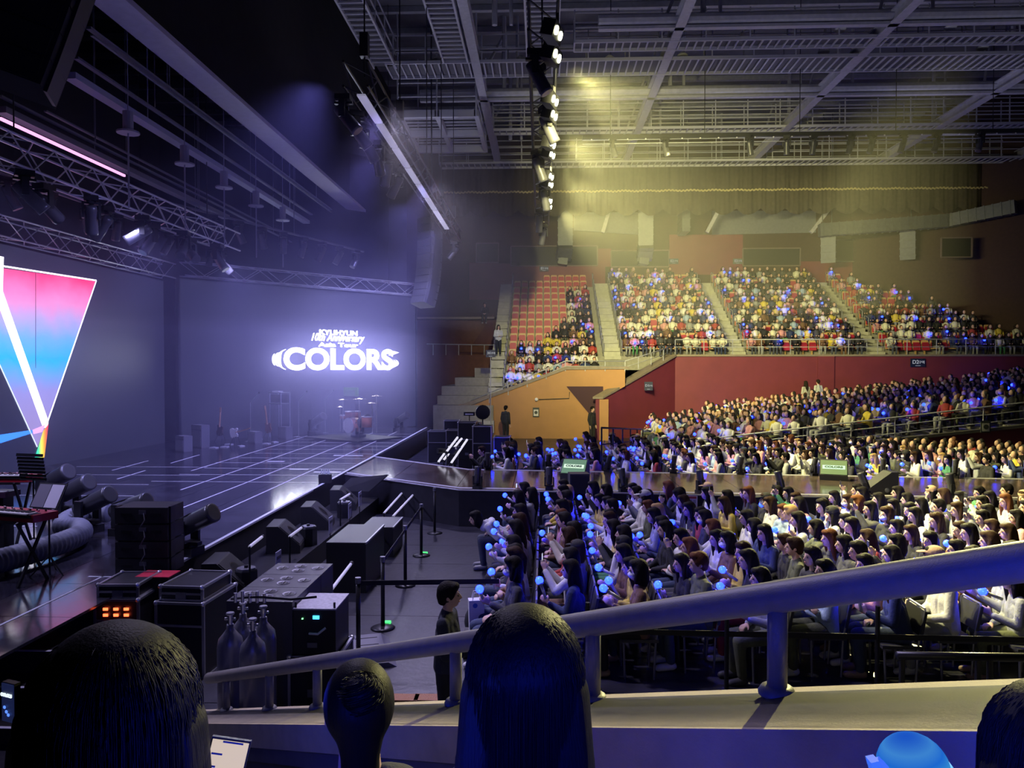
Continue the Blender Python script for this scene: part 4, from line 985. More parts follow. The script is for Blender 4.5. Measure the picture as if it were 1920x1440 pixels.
def case(loc, w, d, h, label, rz=0, lid=.3, m=CASE, name='flight_case', latch=True):
    t = thing(name, label, 'flight case', loc, rz)
    MB().bb(-w/2, w/2, -d/2, d/2, 0, h).build('case_body', m, t)
    for sx in (-1, 1):
        for sy in (-1, 1):
            MB().box((sx*w/2, sy*d/2, h/2), (.028, .028, h)).build('edge_rail', SIL, t)
        for z in (0, h): MB().box((sx*w/2, 0, z), (.028, d, .028)).build('edge_rail', SIL, t)
    for sy in (-1, 1):
        for z in (0, h*(1-lid), h): MB().box((0, sy*d/2, z), (w, .026, .026)).build('edge_rail', SIL, t)
    for sx in (-1, 1):
        for sy in (-1, 1): MB().ell((sx*w/2, sy*d/2, h), (.03, .03, .03), 8, 6).build('corner_ball', SIL, t)
    if latch: MB().box((0, -d/2-.012, h*.35), (.12, .02, .08)).build('handle', GREY, t)
    return t
# --- floods on the warm truss
FLD = emat('flood_lens_lit', (1, .98, .62), 14); 
for i, (x, y) in enumerate([(1026, 72), (1023, 192), (1019, 271), (1016, 330), (1014, 374)]):
    p = onz(1014, y, 9.12); Y = p.y
    for k, dy in enumerate((-.55, .35)):
        t = thing('flood_lamp', 'lit warm twin flood lamp on the dark truss, %s from camera, %s of pair' % (nth(i), ['front', 'rear'][k]), 'stage light', (.16, Y+dy, 8.98), 0, 'warm flood lamps'); 
        R = RZ(-.30) @ RY(.30)
        MB().box((0, 0, 0), (.22, .46, .26), R).build('lamp_housing', BLK, t); MB().box((.09, 0, .16), (.05, .10, .26)).build('clamp', DKM, t)
        for q in (-1, 1): MB().cyl(R @ Vector((.11, q*.115, 0)), R @ Vector((.125, q*.115, 0)), .072, None, 14).build('lens', FLD, t)
for i, (xx, yy) in enumerate([(-.12, 13.6), (.1, 16.5), (-.1, 19.8), (.08, 23.4), (-.1, 27.2), (.05, 30.0)]):
    moving_head((xx, yy, 9.22), .4*i, math.pi-.5, 'dark moving head hanging unlit on the warm truss, %s from camera' % nth(i), .9, None, 'unlit heads on the warm truss', True)
for i, yy in enumerate((15.6, 16.6, 17.6, 18.8, 20.0, 21.4, 33.8)):
    moving_head((-4.15 if i < 6 else -3.95, yy, 9.2), .5*i, math.pi-.7, 'dark moving head under the stage edge truss, %s from camera' % nth(i), .95, None, 'heads on the stage edge truss', True)
for i in range(11):
    moving_head((-9.5+(.16 if i % 2 else -.16), 12.2+i*1.0, 7.06), .7*i, math.pi-.6-.2*(i % 3), 'dark moving head under the bright box truss, %s from camera' % nth(i), .9, None, 'heads on the bright box truss', True)
for i in range(9):
    moving_head((-12.0+.05*i, 15.0+i*1.35, 7.75), .6*i, math.pi-.5, 'small moving head on the bar before the prism wall, %s from camera' % nth(i), .8, None, 'heads before the prism wall', True)
MB().beam((-12.0, 14, 7.8), (-11.7, 27, 7.8), .06).cyl((-11.95, 16, 7.8), (-11.95, 16, 19.4), .012, None, 5).cyl((-11.75, 25, 7.8), (-11.75, 25, 19.4), .012, None, 5).build('lighting_bar', BARM, label='dark pipe carrying small moving heads before the prism wall', cat='lighting bar')
MB().beam((-10.6, 21, 8.2), (-7.2, 30, 8.2), .06).cyl((-10.22, 22, 8.2), (-10.22, 22, 19.4), .012, None, 5).cyl((-8.7, 26, 8.2), (-8.7, 26, 19.4), .012, None, 5).build('lighting_bar', BARM, label='dark pipe carrying small heads toward the title screen', cat='lighting bar')
for i in range(9):
    p = Vector((-10.6, 21, 8.16)).lerp(Vector((-7.2, 30, 8.16)), (i+.5)/9); moving_head(p, .5*i, math.pi-.5, 'small moving head on the pipe toward the title screen, %s from camera' % nth(i), .8, LAMPL if i % 2 else emat('painted_glint', (.8, .85, 1), .9), 'heads toward the title screen', True)  # alternate lenses carry a painted, emissive glint
# --- batten under the far catwalk
bt = thing('lighting_batten', 'long black lighting batten hung under the roof before the curtain', 'lighting bar')
A_, B_ = ony(1092, 258, 31), ony(1990, 244, 31)
MB().beam(A_, B_, .12, .16).build('batten_bar', BLK, bt); MB().beam(A_+Vector((0, -.1, -.3)), B_+Vector((0, -.1, -.3)), .03).build('lower_pipe', STEEL, bt); MB().beam(A_+Vector((0, .15, .02)), B_+Vector((0, .15, .02)), .05, .20).build('cable_tray', STEEL, bt)
for i in range(26): q = A_.lerp(B_, (i+.5)/26); MB().ell(q+Vector((0, -.10, -.12)), (.035, .02, .03), 6, 4).build('socket', WHT, bt)
for i in range(5): q = A_.lerp(B_, (i+.3)/5); MB().cyl(q, Vector((q.x, q.y, 19.4)), .016, None, 5).build('hang_cable', BLK, bt)
for i, x in enumerate((1150, 1250, 1410, 1480, 1530, 1600, 1640, 1698, 1760, 1840)):
    q = A_.lerp(B_, (x-1092)/898)+Vector((0, -.05, -.07)); moving_head(q, .4*i, math.pi-.3, 'black lamp under the far batten, %s from stage' % nth(i), .85, FLD if x in (1698, 1250) else None, 'lamps under the far batten', True)
# --- moving heads on the main stage
for i, (x, y, rz, ti, s) in enumerate([(92, 952, -.25, 1.12, 1.15), (128, 972, -.25, 1.15, 1.1), (165, 998, -.25, 1.15, 1.05), (232, 1003, -.2, 1.25, 1.0), (352, 1040, -.2, 1.12, 1.0)]):
    moving_head(onz(x, y, ZS), rz, ti, ['big beam light tilted up beside the red keyboard', 'big beam light second behind the ribbed hose', 'big beam light third behind the ribbed hose', 'beam light just behind the speaker stack', 'beam light in front of the speaker stack at stage edge'][i], s, emat('painted_glint', (.8, .85, 1), .9) if i in (1, 2) else None, 'beam lights on the stage floor')  # two lenses get a glint painted as emission
# --- runway lights
for i, x in enumerate((893, 1030, 1167, 1308, 1450, 1598, 1745, 1900)):
    xx = onz(x, 920, ZS).x; q = Vector((xx, edge(RF, xx)+.12, ZS)); moving_head(q, 1.2+.3*i, .15+.1*(i % 3), 'black moving head on the front runway edge, %s from stage' % nth(i), .55, emat('painted_glint', (0, 0, 0), 0) if i in (0, 2) else None, 'heads on the front runway edge')  # same painted glint on two of these lenses
for i, x in enumerate((910, 1028, 1142, 1264, 1385, 1516, 1637, 1760, 1880)):
    xx = onz(x, 888, ZS).x; q = Vector((xx, edge(RR, xx)-.14, ZS)); moving_head(q, -1.2+.3*i, .1+.1*(i % 3), 'black moving head on the rear runway edge, %s from stage' % nth(i), .50, None, 'heads on the rear runway edge')
GRN = emat('monitor_green', (.20, .45, .24), .5); GTX = emat('monitor_text', (.75, 1, .75), 1.0)
for i, (x, y) in enumerate(((1078, 897), (1563, 899))):
    p = onz(x, y, ZS); t, c, R = wedge(p, -.35, ['green lit display wedge on the runway by the black speaker', 'green lit display wedge on the runway before yellow-clad audience'][i], .62, .40, .46, 'display_wedge', None, [GRN, emat('monitor_lime', (.42, .60, .22), .55)][i])
    MB().box(c, (.50, .10, .008), R).build('title_bar', GTX, t); o = text('COLORS', .07, mat('monitor_ink', (.05, .12, .06), .6), t, c+Vector((0, -.012, .008)), (math.atan2(.46*.72, .40*.65), 0, 0), .004, .002, width=.40)
p = onz(1086, 927, ZS); t = thing('loudspeaker', 'black box loudspeaker at the front runway edge', 'loudspeaker', p+Vector((0, .25, 0)), .1)
MB().box((0, 0, .21), (.42, .36, .42), None).build('cabinet', CABM, t); MB().box((.0, -.185, .21), (.36, .012, .36)).build('grille', GRL, t)
p = onz(1664, 930, ZS); t = thing('wedge_speaker', 'black triangular wedge speaker on the front runway edge', 'loudspeaker', p+Vector((0, .25, 0)))
MB().prism([(-.42, 0, 0), (.34, 0, 0), (.34, 0, .46), (.20, 0, .46)], (0, .4, 0)).build('cabinet', CABM, t); MB().ell((.1, -.01, .08), (.05, .012, .05), 8, 6).build('socket', GREY, t)
# --- caution boards on the runway skirt
for i, (x, w) in enumerate(((998, .34), (1280, .34), (1560, .34), (1710, .52), (1866, .40))):
    xx = onz(x, 935, .6).x; y = edge(RF, xx)-.03; t = thing('caution_board', 'white caution board with red band on the runway skirt, %s from stage' % nth(i), 'sign', (xx, y, ZS-.16))
    t.rotation_euler = (0, 0, -.06)
    MB().box((0, 0, 0), (w, .012, .25)).build('board', mat('board_white', (.68, .66, .68), .6), t); MB().box((0, -.008, .085), (w*.88, .006, .05)).build('red_band', mat('board_red', (.35, .04, .05), .6), t)
    text('추락주의', .09, mat('board_ink', (.08, .08, .13), .6), t, (0, -.010, .0), (math.pi/2, 0, 0), .002, .001, width=w*.78); MB().box((0, -.008, -.075), (w*.8, .004, .02)).build('small_print', mat('board_ink', (0, 0, 0)), t)
# --- speaker stack on the stage (four cabinets)
p = onz(262, 1082, ZS)
for k in range(4):
    t = thing('speaker_cabinet', 'flat black speaker cabinet with cables, %s up in the stack by the hose' % nth(k), 'loudspeaker', (p.x-.02, p.y+.30, ZS+k*.222), .03, 'stacked cabinets by the hose')
    MB().box((0, 0, .11), (.68, .46, .20)).build('cabinet', CABM, t)
    for q in (-1, 1): MB().box((q*.19, -.232, .12), (.13, .01, .04)).build('handle_recess', BLK, t); MB().box((q*.345, -.12, .11), (.03, .12, .215)).build('rigging_plate', DKM, t)
    MB().box((.02, -.234, .15), (.09, .012, .05)).build('connector_plate', GREY, t); MB().tube([(.04, -.24, .14), (.07, -.28, .06), (.02, -.29, -.03 if k else .02)], .008, 5).build('cable', mat('cable_grey', (.12, .12, .14), .5), t)
# --- ribbed hose
def hosept(x, y, r): return onz(x, y, ZS+.19)
hp_ = [onz(x, y, ZS+.19) for x, y in ((-60, 1068), (0, 1052), (60, 1035), (115, 1018), (150, 1002), (148, 990), (120, 988), (128, 975), (160, 963), (205, 962))]
cps = []
for i in range(len(hp_)-1):
    p0, p1, p2, p3 = hp_[max(i-1, 0)], hp_[i], hp_[i+1], hp_[min(i+2, len(hp_)-1)]
    for k in range(26):
        t = k/26; cps.append(.5*((2*p1)+(p2-p0)*t+(2*p0-5*p1+4*p2-p3)*t*t+(3*p1-p0-3*p2+p3)*t**3))
MB().tube(cps, lambda q: .150+.011*math.sin(q*len(cps)*math.pi/2.0), 16).build('ribbed_hose', mat('hose_grey', (.16, .17, .21), .6, noise=.1), None, True, label='thick grey ribbed air hose snaking over the stage floor', cat='hose')
# --- keyboards
KRED = mat('keyboard_red', (.42, .02, .035), .35); KEYW = mat('key_white', (.72, .70, .66), .35)
def keyboard(p, rz, L, label, lab2):
    st_ = thing('keyboard_stand', lab2, 'stand', (p.x, p.y, ZS), rz); h = p.z-ZS
    for sx in (-1, 1):
        for a, b in ((-1, 1), (1, -1)): MB().beam((sx*L*.3, a*.2, 0), (sx*L*.3, b*.2, h-.01), .03).build('leg', BLK, st_)
    for sy in (-1, 1): MB().beam((-L*.36, sy*.16, h-.02), (L*.36, sy*.16, h-.02), .03).build('arm_bar', BLK, st_)
    t = thing('stage_keyboard', label, 'keyboard', p, rz)
    MB().bb(-L/2, L/2, -.17, .17, 0, .09).build('case', KRED, t); MB().bb(-L/2+.04, L/2-.04, -.178, -.03, .05, .095).build('key_bed', BLK, t)
    km = MB().bb(-.0105, .0105, -.185, -.03, .09, .105).mesh('white_key', KEYW); bm_ = MB().bb(-.006, .006, -.12, -.03, .105, .116).mesh('black_key', BLK); n = int((L-.12)/.0235)
    for k in range(n): obj('white_key', km, t, (-L/2+.06+k*.0235, 0, 0))
    for k in range(n-1):
        if k % 7 not in (2, 6): obj('black_key', bm_, t, (-L/2+.072+k*.0235, 0, 0))
    for k in range(14): MB().cyl((-L/2+.12+k*(L-.24)/13, .06+.04*(k % 2), .09), (-L/2+.12+k*(L-.24)/13, .06+.04*(k % 2), .112), .012, None, 8).build('control_knob', WHT if k % 3 == 0 else BLK, t)
    return t
k1 = onz(20, 975, ZS+.80); keyboard(k1+Vector((-.1, .15, 0)), -.28, 1.15, 'bright red stage keyboard with knobs at the stage corner', 'black crossed keyboard stand under the red keyboard')
k2 = onz(-12, 905, ZS+1.0); keyboard(k2+Vector((0, .2, 0)), .05, .95, 'second red keyboard further back beside the laptop', 'black crossed keyboard stand under the second keyboard')
k3 = onz(-8, 930, ZS+.78); t = thing('synth_module', 'dark synthesizer module between the two red keyboards', 'keyboard', k3, -.05); MB().box((0, 0, .04), (.55, .30, .08)).build('case', mat('synth_plum', (.05, .02, .05), .4), t); MB().box((0, -.1, .085), (.5, .09, .01)).build('key_strip', KEYW, t)
MB().box((0, 0, -.4), (.4, .2, .78)).build('stand_column', BLK, t)
p = onz(62, 955, ZS+.90); t = thing('music_stand', 'music stand with white score sheets behind the red keyboard', 'music stand', (p.x, p.y+.3, ZS), -.25)
MB().cyl((0, 0, 0), (0, 0, .92), .012, None, 6).build('pole', BLK, t)
R = RX(-.5)
for k in range(3): a = k*2.09; MB().cyl((0, 0, .25), (.22*math.cos(a), .22*math.sin(a), 0), .009, None, 5).build('foot', BLK, t)
MB().box((0, 0, 1.02), (.46, .012, .34), R).build('desk', BLK, t); MB().box((-.105, -.012, 1.02), (.20, .004, .31), R).build('score_sheet', mat('paper_shade', (.22, .21, .26), .7), t); MB().box((.105, -.012, 1.02), (.20, .004, .31), R).build('score_sheet', mat('paper_bright', (.80, .78, .86), .7), t)  # one sheet's paper colour is darkened to look shaded
p = onz(35, 915, ZS+1.0); t = thing('music_stand', 'black perforated music stand above the second keyboard', 'music stand', (p.x, p.y+.3, ZS), -.2); MB().cyl((0, 0, 0), (0, 0, 1.1), .012, None, 6).build('pole', BLK, t)
for k in range(8): MB().box((0, .0-k*.008, 1.08+k*.05), (.46, .010, .042), RX(-.18)).build('desk_slat', DKM, t)
for k in range(3): a = k*2.09; MB().cyl((0, 0, .25), (.22*math.cos(a), .22*math.sin(a), 0), .009, None, 5).build('foot', BLK, t)
# --- cases at the near stage corner
p = onz(212, 1168, .55); t = case((p.x, p.y+.35, 0), .50, .60, .80, 'rack case with glowing red meters beside the stage steps', .05)
for r_ in range(2):
    for k in range(3): MB().box((-.12+k*.12, -.318, .70-r_*.07), (.055, .01, .03)).build('red_meter', emat('meter_red', (1, .10, .03), 4.5), t)
case((p.x+.0, p.y+.36, .815), .46, .55, .15, 'slim silver-edged case on top of the red meter rack', .05, .5)
p = onz(340, 1172, .6); case((p.x, p.y+.40, 0), .56, .78, .84, 'tall black case with taped labels beside the red meter rack', -.06)
case((p.x-.02, p.y+.42, .855), .50, .66, .15, 'slim black silver-edged case on top of the tall black case', -.06, .5)
p = onz(255, 1108, .9); MB().box((p.x, p.y+.5, .96), (.42, .30, .012)).build('red_lid', mat('lid_red', (.55, .03, .07), .4), label='bright red flat lid behind the red meter rack', cat='lid')
MB().box((p.x, p.y+.5, .48), (.40, .28, .94)).build('lid_pedestal', BLK, label='black pedestal box under the bright red lid', cat='box')
# --- subwoofers with oval ports, amp rack and case
p0 = onz(425, 1128, 1.12); 
for k in range(3):
    t = thing('subwoofer', 'black subwoofer with oval ports on top, %s from the gas bottles' % nth(k), 'loudspeaker', (p0.x+.33, p0.y+.26+k*.50, 0), -.0, 'subwoofers in the pit')
    MB().bb(-.34, .34, -.245, .245, 0, 1.12).build('cabinet', mat('sub_cabinet', (.05, .05, .065), .45, bump=.2, bscale=150), t)
    for (x, y, a) in ((-.20, .02, .9), (-.01, .10, 0), (.02, -.09, 0), (.22, .02, .9)):
        prt = MB().lathe((x, y, 1.118), [(.055, 0), (.075, .004), (.072, .008), (.055, .004)], 14).build('port_ring', GREY, t); MB().lathe((x, y, 1.121), [(.0, 0), (.054, 0), (.054, .002), (0, .002)], 14).build('port_hole', BLK, prt)
        MB().box((x, y, 1.127), (.012, .10, .006)).build('port_bar', GREY, prt)
p = onz(588, 1142, 1.05); c_ = (p.x, p.y+.27)
case((c_[0], c_[1], 0), .50, .56, .56, 'black silver-edged case under the amplifier rack', 0, .02)
t = thing('amplifier_rack', 'amplifier rack with blue display standing on a case', 'amplifier', (c_[0], c_[1], .575))
MB().bb(-.22, .22, -.25, .26, 0, .46).build('rack_body', BLK, t); MB().bb(-.225, .225, -.26, .27, .46, .475).build('rack_lid', mat('rack_lid_grey', (.42, .41, .48), .5, noise=.2, nscale=30), t)
MB().box((.02, -.256, .385), (.065, .01, .035)).build('display', emat('rack_display', (.05, .45, 1), 3.0), t); MB().box((-.12, -.256, .37), (.015, .01, .012)).build('power_led', emat('rack_green', (.2, 1, .3), 3), t)
MB().tube([(-.05, -.26, .22), (.05, -.30, .23), (.12, -.26, .28)], .012, 6).build('cable', WHT, t); MB().box((-.02, -.258, .10), (.10, .01, .05)).build('panel_plate', GREY, t)
for q in (-.2, .2): MB().cyl((q, -.22, .475), (q, -.22, .53), .012, None, 6).build('lid_pin', BLK, t)
# --- gas bottles
GASM = mat('gas_bottle_grey', (.19, .19, .23), .35, .3, noise=.08)
for i, (x, Y) in enumerate(((432, 6.75), (474, 6.6), (494, 6.95), (456, 7.05))):
    X = ony(x, 1200, Y).x; t = thing('gas_cylinder', ['tall grey gas cylinder beside the sub at the rail end', 'tall grey gas cylinder standing foremost of the four', 'tall grey gas cylinder nearest the amplifier rack', 'tall grey gas cylinder hidden behind the other three'][i].replace('nearest', 'close to'), 'gas cylinder', (X, Y, 0), 0, 'gas cylinders in the pit')
    MB().lathe((0, 0, 0), [(.11, 0), (.118, .03), (.118, .92), (.105, 1.0), (.055, 1.06), (.034, 1.09), (.034, 1.13)], 18).build('bottle', GASM, t, True)
    v = MB().cyl((0, 0, 1.13), (0, 0, 1.22), .022, None, 8).cyl((-.05, 0, 1.18), (.05, 0, 1.18), .014, None, 8).build('valve', SIL, t); MB().lathe((0, 0, 1.22), [(.035, 0), (.04, .01), (.035, .02)], 10).build('valve_wheel', SIL, v)
X = ony(465, 1180, 6.95).x; t = thing('gas_manifold', 'silver valve manifold and hose above the gas cylinders', 'manifold', (X, 6.95, 1.27)); MB().tube([(-.2, .1, 0), (0, 0, .05), (.15, -.02, .06), (.4, .05, .02), (.6, .2, 0)], .012, 6).build('pipe', DKM, t)
for k in range(5): MB().cyl((-.12+k*.07, 0, .0), (-.12+k*.07, 0, .09+.02*(k % 2)), .016, None, 8).build('valve_body', SIL, t)
MB().lathe((X-.0, 6.93, .45), [(.20, 0), (.21, .01), (.21, .04), (.20, .05)], 18).build('retaining_strap', GREY, label='grey retaining strap around the gas cylinders', cat='strap')
# --- pit along the stage edge: shelf, wedges, jets, leaning tubes, riser boxes
MB().bb(-4.88, -3.95, 9.7, 17.9, 0, .36).build('pit_shelf', BLK, label='long low black shelf along the stage edge pit', cat='shelf')
for i, (x, y) in enumerate(((432, 1050), (540, 1000), (598, 945), (648, 925))):
    p = onx(x, y, -4.4); wedge((-4.42, p.y, .36), math.pi*.5+.15, 'black floor monitor wedge in the pit, %s from camera' % nth(i), .68, .56, .46)
for i, (x, y) in enumerate(((468, 1028), (583, 970), (650, 922))):
    p = onx(x, y, -4.1); t = thing('effect_jet', 'squat octagonal effect jet in the pit, %s from camera' % nth(i), 'stage effect', (-4.15, p.y, .36)); MB().lathe((0, 0, 0), [(.16, 0), (.16, .30), (.15, .32)], 8).build('housing', DKM, t); MB().cyl((0, 0, .32), (0, 0, .335), .13, None, 8).build('top_plate', GREY, t); MB().cyl((0, 0, .33), (0, 0, .37), .03, None, 8).build('nozzle', BLK, t)
TUB = mat('light_tube_white', (.72, .72, .82), .35, em=(.75, .72, 1), es=.22)
for i, (x0, y0, x1, y1, X) in enumerate(((720, 962, 755, 923, -3.3), (737, 968, 778, 924, -3.0), (656, 1024, 700, 974, -3.4), (681, 1028, 724, 976, -3.05), (621, 1106, 659, 1056, -2.75), (468, 1025, 492, 1006, -4.0), (543, 1006, 566, 989, -4.0), (638, 937, 656, 926, -4.0))):
    a, b = onx(x0, y0, X), onx(x1, y1, X); b = a+(b-a)
    t = thing('light_tube', 'slim white tube leaning in the pit, %s of the eight' % nth(i), 'light tube', a); MB().cyl((0, 0, 0), b-a, .022, None, 8).build('tube', TUB, t); MB().cyl((b-a)*.96, (b-a)*1.02, .03, None, 8).build('end_cap', DKM, t)
    MB().cyl((0, 0, -a.z+(0 if i < 5 else .36)), (0, 0, 0), .015, None, 6).build('stand_pole', BLK, t)
for i, (x0, y0, x1, y1) in enumerate(((832, 862, 866, 822), (822, 866, 842, 838), (846, 868, 876, 824), (838, 846, 858, 820))):
    a, b = ony(x0, y0, 20.6), ony(x1, y1, 21.2); t = thing('light_tube', 'white tube leaning behind the runway, %s of the four' % nth(i), 'light tube', a); MB().cyl((0, 0, 0), b-a, .03, None, 8).build('tube', emat('tube_lit', (.85, .83, 1), .9), t); MB().cyl((0, 0, -a.z), (0, 0, 0), .015, None, 6).build('stand_pole', BLK, t)
for i, (x, y, w, d, h) in enumerate(((655, 1112, .62, 1.35, .78), (712, 1045, .60, .95, .55))):
    p = onz(x, y, 0.0); t = thing('riser_box', ['black riser box with metal edge in the pit by the subs', 'black riser box further along the pit'][i], 'riser', (p.x-.05, p.y+d/2, 0)); MB().bb(-w/2, w/2, -d/2, d/2, 0, h).build('box_body', BLK, t); MB().bb(-w/2, w/2, -d/2, d/2, h, h+.01).build('box_top', mat('riser_top', (.07, .07, .09), .4), t); MB().box((w/2, 0, h), (.025, d, .03)).build('edge_trim', SIL, t)  # box top painted lighter, as if lit from above
for i, (x, y) in enumerate(((522, 1052), (620, 984), (656, 957), (675, 935))):
    p = onx(x, y, -3.92); t = thing('notice_sheet', 'pale notice sheet hanging on the pit shelf, %s from camera' % nth(i), 'sign', p); MB().box((0, 0, 0), (.012, .22, .30)).build('sheet', mat('sheet_lilac', (.40, .40, .56), .7), t); MB().box((.008, 0, .06), (.004, .17, .05)).build('print_block', mat('board_ink', (0, 0, 0)), t); MB().cyl((-.01, 0, -p.z), (-.01, 0, 0), .01, None, 5).build('pole', BLK, t)
# small bottle crate on the stage edge, black flags
p = onz(610, 905, ZS); t = thing('bottle_crate', 'small black crate of water bottles on the stage edge', 'crate', p); MB().bb(-.13, .13, -.1, .1, 0, .2).build('crate', BLK, t)
for k in range(5): MB().cyl((-.09+k*.045, .03*(k % 2), .2), (-.09+k*.045, .03*(k % 2), .31), .018, .012, 6).build('bottle', mat('bottle_clear', (.6, .65, .7), .1), t)
p = onz(655, 900, .83); MB().prism([(p.x-.25, p.y-.2, .60), (p.x+.55, p.y-.35, .62), (p.x+.95, p.y-.1, .98), (p.x+.0, p.y+.15, .86)], (0, 0, -.03)).build('black_flag', BLKM, label='black triangular cloth flag at the corner of stage and runway', cat='flag')
# --- queue posts and belts on the floor
POSTM = mat('post_black', (.03, .03, .035), .35, .5); pts = [onz(760, 1098, 0), onz(718, 1178, 0), onz(672, 1232, 0), onz(790, 1042, 0), onz(815, 1000, 0)]
for i, p in enumerate(pts):
    t = thing('queue_post', ['black queue post with round base alone on the open floor', 'black queue post beside the green marker and belt', 'black queue post where the belt starts by the amplifier', 'black queue post with green marker close to the runway', 'black queue post just before the runway skirt'][i], 'queue post', p, 0, 'queue posts on the floor')
    MB().lathe((0, 0, 0), [(.16, 0), (.165, .01), (.12, .03), (.03, .04)], 18).build('base', POSTM, t, True); MB().cyl((0, 0, .03), (0, 0, .90), .028, None, 12).build('pole', POSTM, t, True); MB().cyl((0, 0, .90), (0, 0, .97), .035, None, 12).build('belt_head', GREY, t)
def belt(a, b, label, z=.9):
    a, b = Vector(a)+Vector((0, 0, z)), Vector(b)+Vector((0, 0, z)); MB().beam(a, b, .006, .06).build('queue_belt', RUB, label=label, cat='belt')
belt(pts[2], pts[2]+Vector((1.7, .15, 0)), 'black belt stretched from the queue post toward the standing man'); belt(pts[1], pts[3], 'black belt running between two queue posts toward the runway'); belt((.2, 8.15, 0), (5.8, 8.05, 0), 'black belt running along the near end of the floor chairs', .62)
for i, x in enumerate((.5, 2.0, 3.6)):
    t = thing('queue_post', 'black queue post before the near end of the chairs, %s from stage' % nth(i), 'queue post', (x, 8.1, 0), 0, 'queue posts before the chairs'); MB().cyl((0, 0, 0), (0, 0, .95), .025, None, 10).build('pole', POSTM, t); MB().lathe((0, 0, 0), [(.15, 0), (.15, .01), (.03, .03)], 14).build('base', POSTM, t)
for i, (x, y) in enumerate(((796, 1037), (725, 1167))):
    p = onz(x, y, .02); t = thing('glow_marker', ['small green glow marker at the far queue post', 'small green glow marker at the belted queue post'][i], 'marker', p); MB().box((0, 0, 0), (.11, .05, .035)).build('marker_body', emat('marker_green', (.05, 1, .15), 2.2), t); MB().box((0, 0, -.018), (.13, .06, .006)).build('marker_base', BLK, t)
# floor plates and cable ramp
for k in range(2): p = onz(760+k*42, 1311, 0); t = MB().box((0, 0, .012), (.28, .16, .024)).build('floor_plate', mat('plate_orange', (.42, .19, .08), .6, bump=.6, bscale=60), loc=(p.x, p.y, 0), label=['patterned orange-brown floor plate by the bun-haired person', 'patterned orange-brown floor plate by the standing man'][k], cat='floor plate')
p = onz(690, 1225, 0); t = thing('cable_ramp', 'grey cable ramp with slots beside the amplifier rack', 'cable ramp', p, .3); MB().prism([(-.3, -.5, 0), (.3, -.5, 0), (.2, -.5, .06), (-.2, -.5, .06)], (0, 1, 0)).build('ramp_body', mat('ramp_grey', (.14, .14, .17), .6), t)
for k in range(4): MB().box((0, -.36+k*.24, .062), (.28, .012, .006)).build('ramp_slot', BLK, t)
# floor litter
# --- back line on the stage: drums, guitars, amps, rack
def ongear(x, y): return onz(x, y, ZS)
t = thing('drum_kit', 'orange drum kit with bright cymbals behind clear shields', 'drum kit', ongear(662, 822), -.6)
DRO = mat('drum_orange', (.50, .16, .07), .35); SKN = mat('drum_skin', (.75, .72, .70), .5); CYM = mat('cymbal_brass', (.80, .68, .50), .25, .9)
MB().bb(-1.5, 1.5, -1.1, 1.1, 0, .06).build('drum_riser', BLK, t)
def drum(x, y, z, r, h, ax=(0, 0, 1), nm='tom_drum'):
    d = MB().lathe((x, y, z), [(r, 0), (r, h)], 16, ax).build(nm, DRO, t, True); A3 = Vector(ax).normalized(); MB().cyl(Vector((x, y, z))+A3*h, Vector((x, y, z))+A3*(h+.01), r*.97, None, 16).build('drum_skin', SKN, d); MB().lathe(Vector((x, y, z))+A3*(h-.03), [(r+.01, 0), (r+.015, .015), (r+.01, .03)], 16, ax).build('hoop', SIL, d)
drum(0, .2, .5, .28, .45, (0, -1, 0), 'bass_drum'); drum(-.22, .0, .80, .15, .22); drum(.18, .0, .80, .16, .24); drum(.62, .15, .45, .21, .40, nm='floor_tom'); drum(-.62, .1, .72, .17, .14, nm='snare_drum')
for (x, y, z, r) in ((-.85, .1, 1.15, .22), (-.45, -.1, 1.45, .26), (.45, -.1, 1.5, .28), (.95, .1, 1.35, .26), (.75, .5, 1.6, .24)):
    c = MB().lathe((x, y, z), [(r, 0), (r*.4, .02), (.05, .035), (.0, .05)], 16).build('cymbal', CYM, t, True); MB().cyl((x, y, .22), (x, y, z), .014, None, 6).build('cymbal_stand', SIL, c)
GLS = mat('acrylic_clear', (.7, .75, .9), .05, alpha=.16)
for k in range(4): MB().box((-.9+k*.62, -1.0, 1.05), (.58, .012, 1.65)).build('acrylic_shield', GLS, t)
MB().box((-.5, .35, 1.75), (.8, .05, .34)).build('green_cloth', mat('cloth_green', (.20, .38, .20), .8), t)
def guitar(p, rz, label, col, roll=0):
    t = thing('electric_guitar', label, 'guitar', p, rz); R = RY(roll)
    pts = [(-.16, -.22), (-.05, -.25), (.10, -.23), (.17, -.14), (.13, -.02), (.16, .10), (.09, .13), (.04, .08), (-.04, .09), (-.10, .17), (-.15, .12), (-.12, 0), (-.18, -.12)]
    c = Vector((0, 0, .45)); MB().prism([c+R @ Vector((x, 0, z)) for x, z in pts], (0, .045, 0)).build('body', mat('guitar_'+col[0], col[1], .3), t)
    MB().beam(c+R @ Vector((0, -.01, .08)), c+R @ Vector((0, -.01, .62)), .05, .025).build('neck', mat('maple', (.50, .26, .14), .4), t); MB().beam(c+R @ Vector((0, -.01, .62)), c+R @ Vector((-.02, .0, .80)), .07, .02).build('headstock', mat('maple', (0, 0, 0)), t)
    s_ = MB()
    for q in (-.14, .14): s_.cyl((q, -.1, 0), (0, .08, .5), .012, None, 5)
    s_.cyl((0, .25, 0), (0, .08, .5), .012, None, 5); s_.build('stand', BLK, t)
guitar(ongear(440, 836), -.5, 'white electric guitar laid sideways among the band gear', ('white', (.75, .75, .8)), 1.35)
